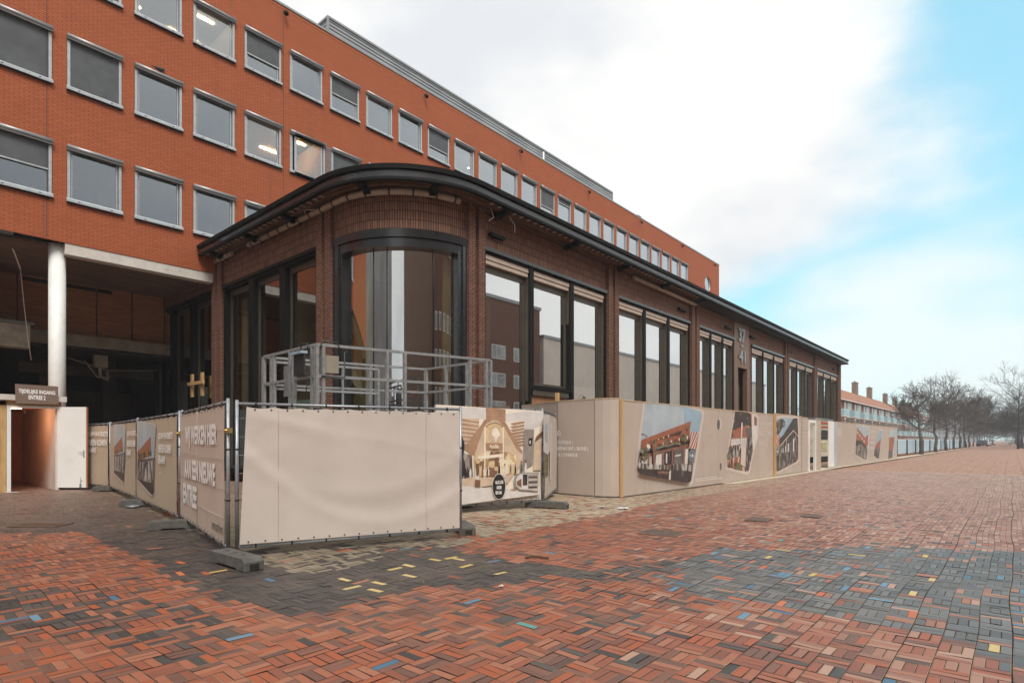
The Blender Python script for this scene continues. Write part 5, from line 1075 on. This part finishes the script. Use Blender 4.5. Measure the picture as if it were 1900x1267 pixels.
# ================================================================== FAR STREET
# pale blue barrier panels
def barrier():
    t=thing('street_barrier','pale blue sheet barrier panel','barrier',(0,0,0)); mb=MB(); mb.box(.10,-.015,.22,5.3,.015,1.5); mb.build('sheet',M['bar_blue'],t)
    mb=MB(); mb.box(0,-.06,0,.10,.06,1.5); mb.build('post',M['steel_dark'],t); mb=MB(); mb.box(5.31,-.05,.0,5.38,.05,1.5); mb.build('post',M['steel_dark'],t); mb=MB(); mb.box(.1,-.02,1.5,5.3,.02,1.56); mb.build('top_rail',M['white_paint'],t)
    for x in (1.0,3.8): mb=MB(); mb.box(x,-.2,0,x+.3,.2,.12); mb.build('foot',M['brick_print2'],t)
    return t
M['bar_blue']=plain('bar_blue',(.40,.55,.63),.5,0,.06,1.0)
b0=barrier(); G_='pale blue barriers along the far street'
ords=['first','second','third','fourth','fifth','sixth','seventh','eighth','ninth','tenth','eleventh','twelfth','thirteenth','fourteenth','fifteenth','sixteenth']
xs=[57.2+5.75*i for i in range(16)]
for i,x in enumerate(xs):
    y=8.1-1.1*min(1,(x-57)/60); an=math.atan2(-1.1*5.75/60 if x<117 else 0,5.75)
    lb=f'pale blue barrier panel, {ords[i]} one counting away from the end of the hoarding'
    if i==0: b0.location=(x,y,0); b0.rotation_euler=(0,0,an); b0['label']=lb; b0['group']=G_
    else: dup(b0,(x,y,0),an,lb,G_)
# terrace houses
M['tile']=brickmat('tile',(.38,.19,.115),(.31,.15,.09),(.24,.09,.045),.25,.32,.03,bump=.6,var=.3)
M['house_brick']=brickmat('house_brick',(.30,.14,.085),(.25,.11,.07),(.22,.16,.12),.22,.066,.008,bump=.3)
M['chim']=brickmat('chim',(.24,.16,.115),(.20,.13,.095),(.2,.16,.12),.22,.066,.008,bump=.3)
M['panel_white']=plain('panel_white',(.66,.66,.62),.55,0,.08,1); M['win_dark']=plain('win_dark',(.16,.18,.19),.15,0,.5,.8,spec=.8); M['bal']=plain('bal',(.34,.50,.54),.3,0,.1,1)
HW,HE,HR=8.0,8.0,11.05
def house(chim):
    t=thing('terrace_house','x','house',(0,0,0)); mb=MB()
    mb.box(0,0,0,HW,9,HE-.12,0); mb.box(0,-.10,0,.45,-.001,HE-.13,0); mb.build('wall',M['house_brick'],t)
    mb=MB(); mb.face([(-.0,-.45,HE-.15),(HW,-.45,HE-.15),(HW,4.2,HR),(0,4.2,HR)]); mb.face([(HW,9.3,HE-.15),(0,9.3,HE-.15),(0,4.2,HR),(HW,4.2,HR)]); mb.face([(0,-.45,HE-.15),(0,4.2,HR),(0,9.3,HE-.15)]); mb.face([(HW,-.45,HE-.15),(HW,9.3,HE-.15),(HW,4.2,HR)]); rf=mb.build('roof',M['tile'],t)
    mb=MB(); mb.box(0,-.58,HE-.24,HW,-.46,HE-.10); mb.build('gutter',M['panel_white'],t)
    for z0 in (5.25,2.65):
        for x0,w in ((.55,1.55),(3.1,1.6),(4.9,1.3)):
            mb=MB(); mb.box(x0,-.05,z0,x0+w,-.001,z0+2.4,0); wn=mb.build('window',M['panel_white'],t)
            mb=MB()
            for k in range(2): mb.box(x0+.1+k*(w-.1)/2,-.056,z0+.95,x0+(k+1)*(w-.1)/2,-.0505,z0+2.25)
            mb.build('pane',M['win_dark'],wn)
        mb=MB(); mb.box(6.5,-.02,z0-.1,7.9,-.001,z0+2.4,0); mb.build('loggia',M['win_dark'],t) if z0<0 else mb.build('door',M['house_brick'],t)
        mb=MB(); mb.box(2.2,-1.25,z0-.15,6.4,-.06,z0-.02,1); mb.box(2.2,-1.25,z0-.018,6.4,-1.21,z0+1.0,0); mb.box(2.2,-1.2,z0-.018,2.24,-.06,z0+1.0,0); mb.box(6.36,-1.2,z0-.018,6.4,-.06,z0+1.0,0); mb.build('balcony',[M['bal'],M['panel_white']],t)
    mb=MB(); mb.box(1,-.03,.1,2,-.001,2.2); mb.box(4,-.03,.8,6.5,-.001,2.2); mb.build('ground_window',M['win_dark'],t)
    if not chim: return t
    mb=MB(); mb.box(.0,3.8,HR-.5,1.7,4.7,HR+2.2); mb.box(-.06,3.74,HR+2.202,1.76,4.76,HR+2.35); 
    for k in range(3): mb.tube([(.2+k*.36,4.25,HR+2.35),(.2+k*.36,4.25,HR+2.6)],.1,6)
    mb.build('chimney',M['chim'],rf); return t
h0=house(False); h1_=house(True); HG='terrace houses along the left of the far street'; n_=0
spots=[(96+HW*i,20.4) for i in range(9)]+[(175+HW*i,20.6) for i in range(9)]
for i,(x,y) in enumerate(spots):
    k=i if i<9 else i-9
    lb=(f'orange roofed terrace house with balconies, {ords[k]} of the nearer row beyond the pavilion' if i<9 else f'orange roofed terrace house behind the bare trees, {ords[k]} of the further row')
    if i<2: h_=(h0,h1_)[i]; h_.location=(x,y,0); h_['label']=lb; h_['group']=HG
    else: dup((h0,h1_)[i%2],(x,y,0),0,lb,HG)
# low distant block closing the view
db=thing('distant_flats','hazy distant flat roofed block far down the street above the trees','flats',(430,12,0)); mb=MB(); mb.box(430,14,0,450,38,23.5); mb.build('wall',M['corr'],db)
for i in range(8):
    for j in range(10): mb=MB(); mb.box(429.96,15+j*2.2,2+i*2.6,429.998,16.2+j*2.2,3.6+i*2.6); mb.build('window',M['win_dark'],db)
# bare street trees
M['bark_dark']=plain('bark_dark',(.045,.042,.040),.9,0,.3,4); M['bark']=plain('bark',(.088,.082,.078),.9,0,.3,4)
def tree_mesh(seed,H,spread,trunk,nl):
    R=random.Random(seed); tr=MB(); cr=MB()
    th=trunk; pts=[Vector((R.uniform(-.06,.06)*k,R.uniform(-.06,.06)*k,th*k/4)) for k in range(5)]; tr.tube([(0,0,-.05)]+pts[1:],[.21,.18,.165,.15,.14],8)
    top=pts[-1]
    def grow_(mb,p,d,L,r,dep):
        seg=3 if dep>2 else 2; P=[p]; dd=d.copy()
        for s in range(seg):
            dd=(dd+Vector((R.gauss(0,.13),R.gauss(0,.13),R.gauss(.06,.10)))).normalized(); P.append(P[-1]+dd*L/seg)
        mb.tube(P,[r*(1-.55*k/seg) for k in range(seg+1)],5 if dep>2 else 3,caps=False,smooth=dep>2)
        if dep==0: return
        nc={4:4,3:4,2:5,1:4}[dep]
        for c in range(nc):
            f=R.uniform(.28,1.0); k=min(seg-1,int(f*seg)); q=P[k].lerp(P[k+1],f*seg-k)
            ax=Vector((R.gauss(0,1),R.gauss(0,1),R.gauss(.25,.8))).normalized(); nd_=(dd*R.uniform(.75,1.15)+ax*R.uniform(.55,.95)).normalized()
            grow_(mb,q,nd_,L*R.uniform(.50,.72),max(.012,r*.53),dep-1)
    # leader and whorls of limbs
    lead=[top]; d=Vector((0,0,1))
    for k in range(5): d=(d+Vector((R.gauss(0,.10),R.gauss(0,.10),.2))).normalized(); lead.append(lead[-1]+d*(H-th)*.85/5)
    cr.tube(lead,[.13,.10,.075,.05,.03,.014],6,caps=False)
    for k in range(nl):
        f=(k/nl)**1.1*.8; a=k*2.4+R.uniform(-.4,.4); i=min(4,int(f*5)); q=lead[i].lerp(lead[i+1],f*5-i)
        up=.25+.75*f; d=Vector((math.cos(a)*spread,math.sin(a)*spread,up)).normalized(); grow_(cr,q,d,(H-th)*(.50-.24*f),.062*(1-.55*f),4 if f<.35 else 3)
    return tr,cr
def make_tree(seed,H,spread,trunk,nl,bk='bark'):
    tr,cr=tree_mesh(seed,H,spread,trunk,nl); t=thing('bare_tree','x','tree',(0,0,0)); tr.build('trunk',M[bk],t); cr.build('crown',M[bk],t); return t
protoL=[make_tree(11,7.4,.95,2.3,9),make_tree(12,9.6,.85,2.6,11),make_tree(13,9.4,1.0,2.4,11)]; protoR=[make_tree(21,13.4,1.25,2.8,21,'bark_dark'),make_tree(22,12.4,1.1,3.0,14)]
used=set()
def plant(pr,x,y,rz,lb,grp,sc=1):
    if pr.name in used: return dup(pr,(x,y,0),rz,lb,grp,sc)
    used.add(pr.name); pr.location=(x,y,0); pr.rotation_euler=(0,0,rz); pr.scale=(sc,)*3; pr['label']=lb; pr['group']=grp
LX=[(72,7.05),(86,7.0),(100,6.95),(113,6.9),(126,6.85),(140,6.8),(154,6.8),(168,6.7),(183,6.6),(198,6.6),(214,6.5),(230,6.4),(248,6.4),(268,6.3),(290,6.2),(315,6.1)]
for i,(x,y) in enumerate(LX): plant(protoL[0] if i==0 else protoL[1+i%2],x,y,i*1.9,f'bare street tree, {ords[i]} of the left row counting from the pavilion','bare trees of the left row',1 if i<2 else (.96+.05*((i*7)%4) if i<7 else .84))
RX_=[(131,-.75),(139,-1.4),(149,-1.3),(159,-1.2),(170,-1.3),(182,-1.2),(195,-1.1),(209,-1.1),(224,-1.0),(240,-1.0),(258,-.9),(278,-.8),(300,-.8),(326,-.7)]
for i,(x,y) in enumerate(RX_): plant(protoR[i%2],x,y,i*2.3+.4,f'bare street tree, {ords[i]} of the right row counting from the picture edge','bare trees of the right row',.84-.02*min(i,6) if i else 1.06)
# parked cars, tiny in the distance
M['car_white']=plain('car_white',(.72,.73,.74),.3,0,.05,1); M['car_dark']=plain('car_dark',(.06,.07,.085),.3,0,.1,1); M['car_glass']=plain('car_glass',(.05,.06,.07),.1,spec=.9); M['tail']=emit('tail',(1,.5,.25),3.0)
def car(paint):
    t=thing('parked_car','x','car',(0,0,0)); mb=MB(); W2=.88
    side_=[(-2.1,.35),(-2.15,.75),(-1.95,.92),(-1.1,.98),(1.25,.98),(2.0,.86),(2.15,.6),(2.1,.35)]; mb.prism([(x,-W2,z) for x,z in side_],(0,2*W2,0)); mb.build('body',paint,t,bevel=.05)
    mb=MB(); cab=[(-1.6,.97),(-1.25,1.42),(-.9,1.48),(.35,1.48),(1.15,.97)]; mb.prism([(x,-.76,z) for x,z in cab],(0,1.52,0)); cb_=mb.build('cabin',paint,t,bevel=.05)
    mb=MB(); wv=[(-1.4,1.02),(-1.18,1.38),(.3,1.40),(.95,1.02)]; mb.prism([(x,-.775,z) for x,z in wv],(0,1.55,0)); mb.face([(-1.66,-.66,1.0),(-1.30,-.62,1.40),(-1.30,.62,1.40),(-1.66,.66,1.0)][::-1]); mb.build('windows',M['car_glass'],cb_)
    for x in (-1.3,1.3):
        for y in (-.9,.68): mb=MB(); mb.tube([(x,y,.31),(x,y+.22,.31)],.31,16); mb.build('wheel',M['ink_black'],t)
    for y in (-.7,.5): mb=MB(); mb.box(-2.17,y,.68,-2.13,y+.2,.85); mb.build('tail_light',M['red_print'],t)
    return t
cw_,cd_=car(M['car_white']),car(M['car_dark']); CG='cars far down the street'
cars=[(cw_,(330,1.75),'white car standing far out on the paved street under the tree tunnel'),(cd_,(172,5.2),'dark parked car beneath the left trees, nearest of the distant cars'),(cw_,(182,5.1),'white parked car just past the last blue barrier, under the left trees'),(cw_,(197,5.0),'white parked car in the middle of the line under the left trees'),(cd_,(212,4.9),'dark parked car between two white ones under the left trees'),(cw_,(226,4.8),'white parked car nearest the far end of the line under the left trees')]
seen=set()
for pr,(x,y),lb in cars:
    if pr.name in seen: dup(pr,(x,y,0),.02,lb,CG)
    else: seen.add(pr.name); pr.location=(x,y,0); pr['label']=lb; pr['group']=CG
# ================================================================== BUILDINGS ACROSS THE STREET (seen in the glass)
M['opp_brick']=brickmat('opp_brick',(.20,.095,.06),(.16,.075,.05),(.12,.08,.06),.22,.066,.008,bump=.3)
M['opp_grey']=plain('opp_grey',(.40,.39,.37),.8,0,.3,.12); M['opp_soft']=brickmat('opp_soft',(.27,.18,.125),(.23,.15,.105),(.16,.11,.08),.22,.066,.008,bump=.3); M['opp_pale']=plain('opp_pale',(.72,.68,.60),.8,0,.08,.5); M['opp_glass']=plain('opp_glass',(.32,.36,.37),.2,0,.5,.6)
def block(name,label,x0,y0,x1,y1,h,mat,face,step=3.6,z0=4.2,fl=3.0):
    t=thing(name,label,'building',((x0+x1)/2,(y0+y1)/2,0)); mb=MB(); mb.box(x0,y0,0,x1,y1,h); mb.build('wall',mat,t); mb=MB(); mb.box(x0-.15,y0-.15,h+.002,x1+.15,y1+.15,h+.35); mb.build('parapet',M['cap'],t)
    if not face: return t
    L=(x1-x0) if face=='y' else (y1-y0); n=int(L/step)
    for j in range(int((h-z0-1)/fl)):
        fr=MB(); gl=MB(); zz=z0+j*fl
        for i in range(n):
            u=(i+.5)*step-1.1
            if face=='y': fr.box(x0+u,y1+.002,zz,x0+u+2.2,y1+.06,zz+1.5); gl.box(x0+u+.1,y1+.062,zz+.1,x0+u+.75,y1+.07,zz+1.4); gl.box(x0+u+.85,y1+.062,zz+.1,x0+u+2.1,y1+.07,zz+1.4)
            else: fr.box(x1+.002,y0+u,zz,x1+.06,y0+u+2.2,zz+1.5); gl.box(x1+.062,y0+u+.1,zz+.1,x1+.07,y0+u+2.1,zz+1.4)
        wf=fr.build('window_row',M['panel_white'],t); gl.build('pane',M['opp_glass'],wf)
    return t
block('apartment_block','dark brown brick apartment block across the street, mirrored in the first tall windows',8,-32,53,-18,16.6,M['opp_brick'],'y')
block('retail_block','pale low retail block across the street, mirrored in the middle windows',54,-32,135,-18.2,13.6,M['opp_pale'],None)
block('corner_block','grey block across the square behind the viewer, mirrored in the rounded glass',-46,-4,-32,48,26,M['opp_grey'],None)
block('side_block','brown block behind the viewer on the near side of the square',-31,-40,7,-22,24,M['opp_soft'],None)
# ================================================================== SMALL THINGS
def bird(x,y,z,rz,label):
    t=thing('pigeon',label,'pigeon',(x,y,z),rz); R=MW[t.name]; T=lambda *p: R@Vector(p); mb=MB()
    mb.tube([T(-.20,0,.07),T(-.10,0,.085),T(.0,0,.10),T(.08,0,.13),T(.115,0,.165),T(.135,0,.185),T(.17,0,.185)],[.022,.05,.068,.055,.032,.034,.012],10); mb.build('body',M['bird'],t)
    mb=MB(); mb.tube([T(.165,0,.186),T(.20,0,.176)],[.010,.003],6); mb.build('beak',M['grey_print'],t)
    for s in (-.025,.025): mb=MB(); mb.tube([T(.01,s,.05),T(.015,s,.0)],.006,5); mb.build('leg',M['red_print'],t)
    mb=MB(); mb.face([T(-.16,-.03,.08),T(-.31,-.04,.045),T(-.31,.04,.045),T(-.16,.03,.08)]); mb.build('tail',M['bird'],t)
v=onV(297,134,(0,YO-.09),(1,YO-.09)); bird(v.x,YO-.09,ROWS['B'][1]+.035,0.3,'dark pigeon perched on a window blind box of the orange office wall')
v=onV(1187,402,(0,YO),(1,YO)); bird(v.x,YO+.1,19.31,2.6,'pigeon perched on the roof edge of the orange office, above its narrow far windows')
def grate(label,c,w,l,ang,slots):
    t=thing('drain_grate',label,'drain',(c.x,c.y,.006),ang); R=MW[t.name]; mb=MB(); T=lambda x,y,z: R@Vector((x,y,z)); 
    def bx(x0,y0,x1,y1,z1,m=0): mb.obox(T(x0,y0,-.005),R.to_3x3()@Vector((x1-x0,0,0)),R.to_3x3()@Vector((0,y1-y0,0)),(0,0,z1+.005),m)
    bx(-w/2,-l/2,w/2,-l/2+.03,.008); bx(-w/2,l/2-.03,w/2,l/2,.008); bx(-w/2,-l/2+.03,-w/2+.03,l/2-.03,.008); bx(w/2-.03,-l/2+.03,w/2,l/2-.03,.008)
    fr=mb.build('frame',M['drain'],t); mb=MB(); bx(-w/2+.03,-l/2+.03,w/2-.03,l/2-.03,.002,0); mb.build('well',M['ink_black'],t); mb=MB()
    for i in range(slots): y=-l/2+.05+(l-.1)*i/(slots-1); bx(-w/2+.03,y-.012,w/2-.03,y+.012,.006)
    mb.build('bars',M['drain'],t)
for lb,px,w,l,a,s in (('rusty slotted drain grate in the dark paving near the entrance hut',(76,974),.42,.85,.72,16),('dark rectangular drain grate in the red paving, nearest the rounded hoarding',(1228,989),.55,.62,.1,12),('small drain grate in the red paving, right of the striped sign mural',(1408,964),.5,.4,.1,8),('flat drain cover in the red paving furthest to the right of the drains',(1506,957),.5,.35,.1,7)): grate(lb,onG(*px),w,l,a,s)
v=onG(997,1037); st=thing('fallen_stick','short dark crooked stick lying on the red paving','stick',(v.x,v.y,0)); mb=MB(); mb.tube([(v.x-.12,v.y+.10,.02),(v.x-.03,v.y+.06,.035),(v.x+.03,v.y-.03,.03),(v.x+.07,v.y-.13,.02)],[.012,.017,.016,.010],7); mb.build('twig',M['leaf_wood'],st)
def paper(px,w,l,ang,label,z=.015):
    v=onG(*px); t=thing('paper_scrap',label,'paper',(v.x,v.y,z),ang); R=MW[t.name]; mb=MB(); n=4
    for i in range(n+1):
        for j in range(n+1): mb.v.append(R@Vector(((i/n-.5)*w,(j/n-.5)*l,.006+.012*math.sin(i*2.1+j)*math.sin(j*1.7))))
    for i in range(n):
        for j in range(n): k=i*(n+1)+j; mb.idx([k,k+n+1,k+n+2,k+1])
    for k in range(0,n): pass
    mb.build('sheet',M['paper'],t)
paper((1156,944),.28,.22,.4,'white sheet of paper lying flat on the sandy paving before the hoarding'); paper((1117,941),.14,.10,.2,'small white paper scrap left of the larger sheet before the hoarding'); paper((1018,920),.35,.3,.9,'crumpled pale plastic lying at the foot of the tall pine batten',.03)
paper((22,914),.34,.07,-.75,'white strip lying on the dark paving before the entrance hut'); paper((930,1090),.05,.04,.3,'tiny pale scrap on the red paving right of the yellow bricks'); paper((741,983),.09,.06,.3,'small tan scrap on the ground below the blank banner')
# ================================================================== AIR
hz=MB(); hz.box(-1490,-1490,-1.03,1490,1490,32); hm=bpy.data.materials.new('haze'); hm.use_nodes=True; t=hm.node_tree; t.nodes.clear()
pv=nd(t,'ShaderNodeVolumePrincipled'); pv.inputs['Color'].default_value=(.90,.95,1.0,1); pv.inputs['Density'].default_value=HAZE; pv.inputs['Anisotropy'].default_value=.0
o_=nd(t,'ShaderNodeOutputMaterial'); lk(t,pv.outputs[0],o_.inputs['Volume'])
hz.build('haze',hm,kind='stuff')
SC.cycles.volume_bounces=0; SC.cycles.max_bounces=8; SC.cycles.transparent_max_bounces=16
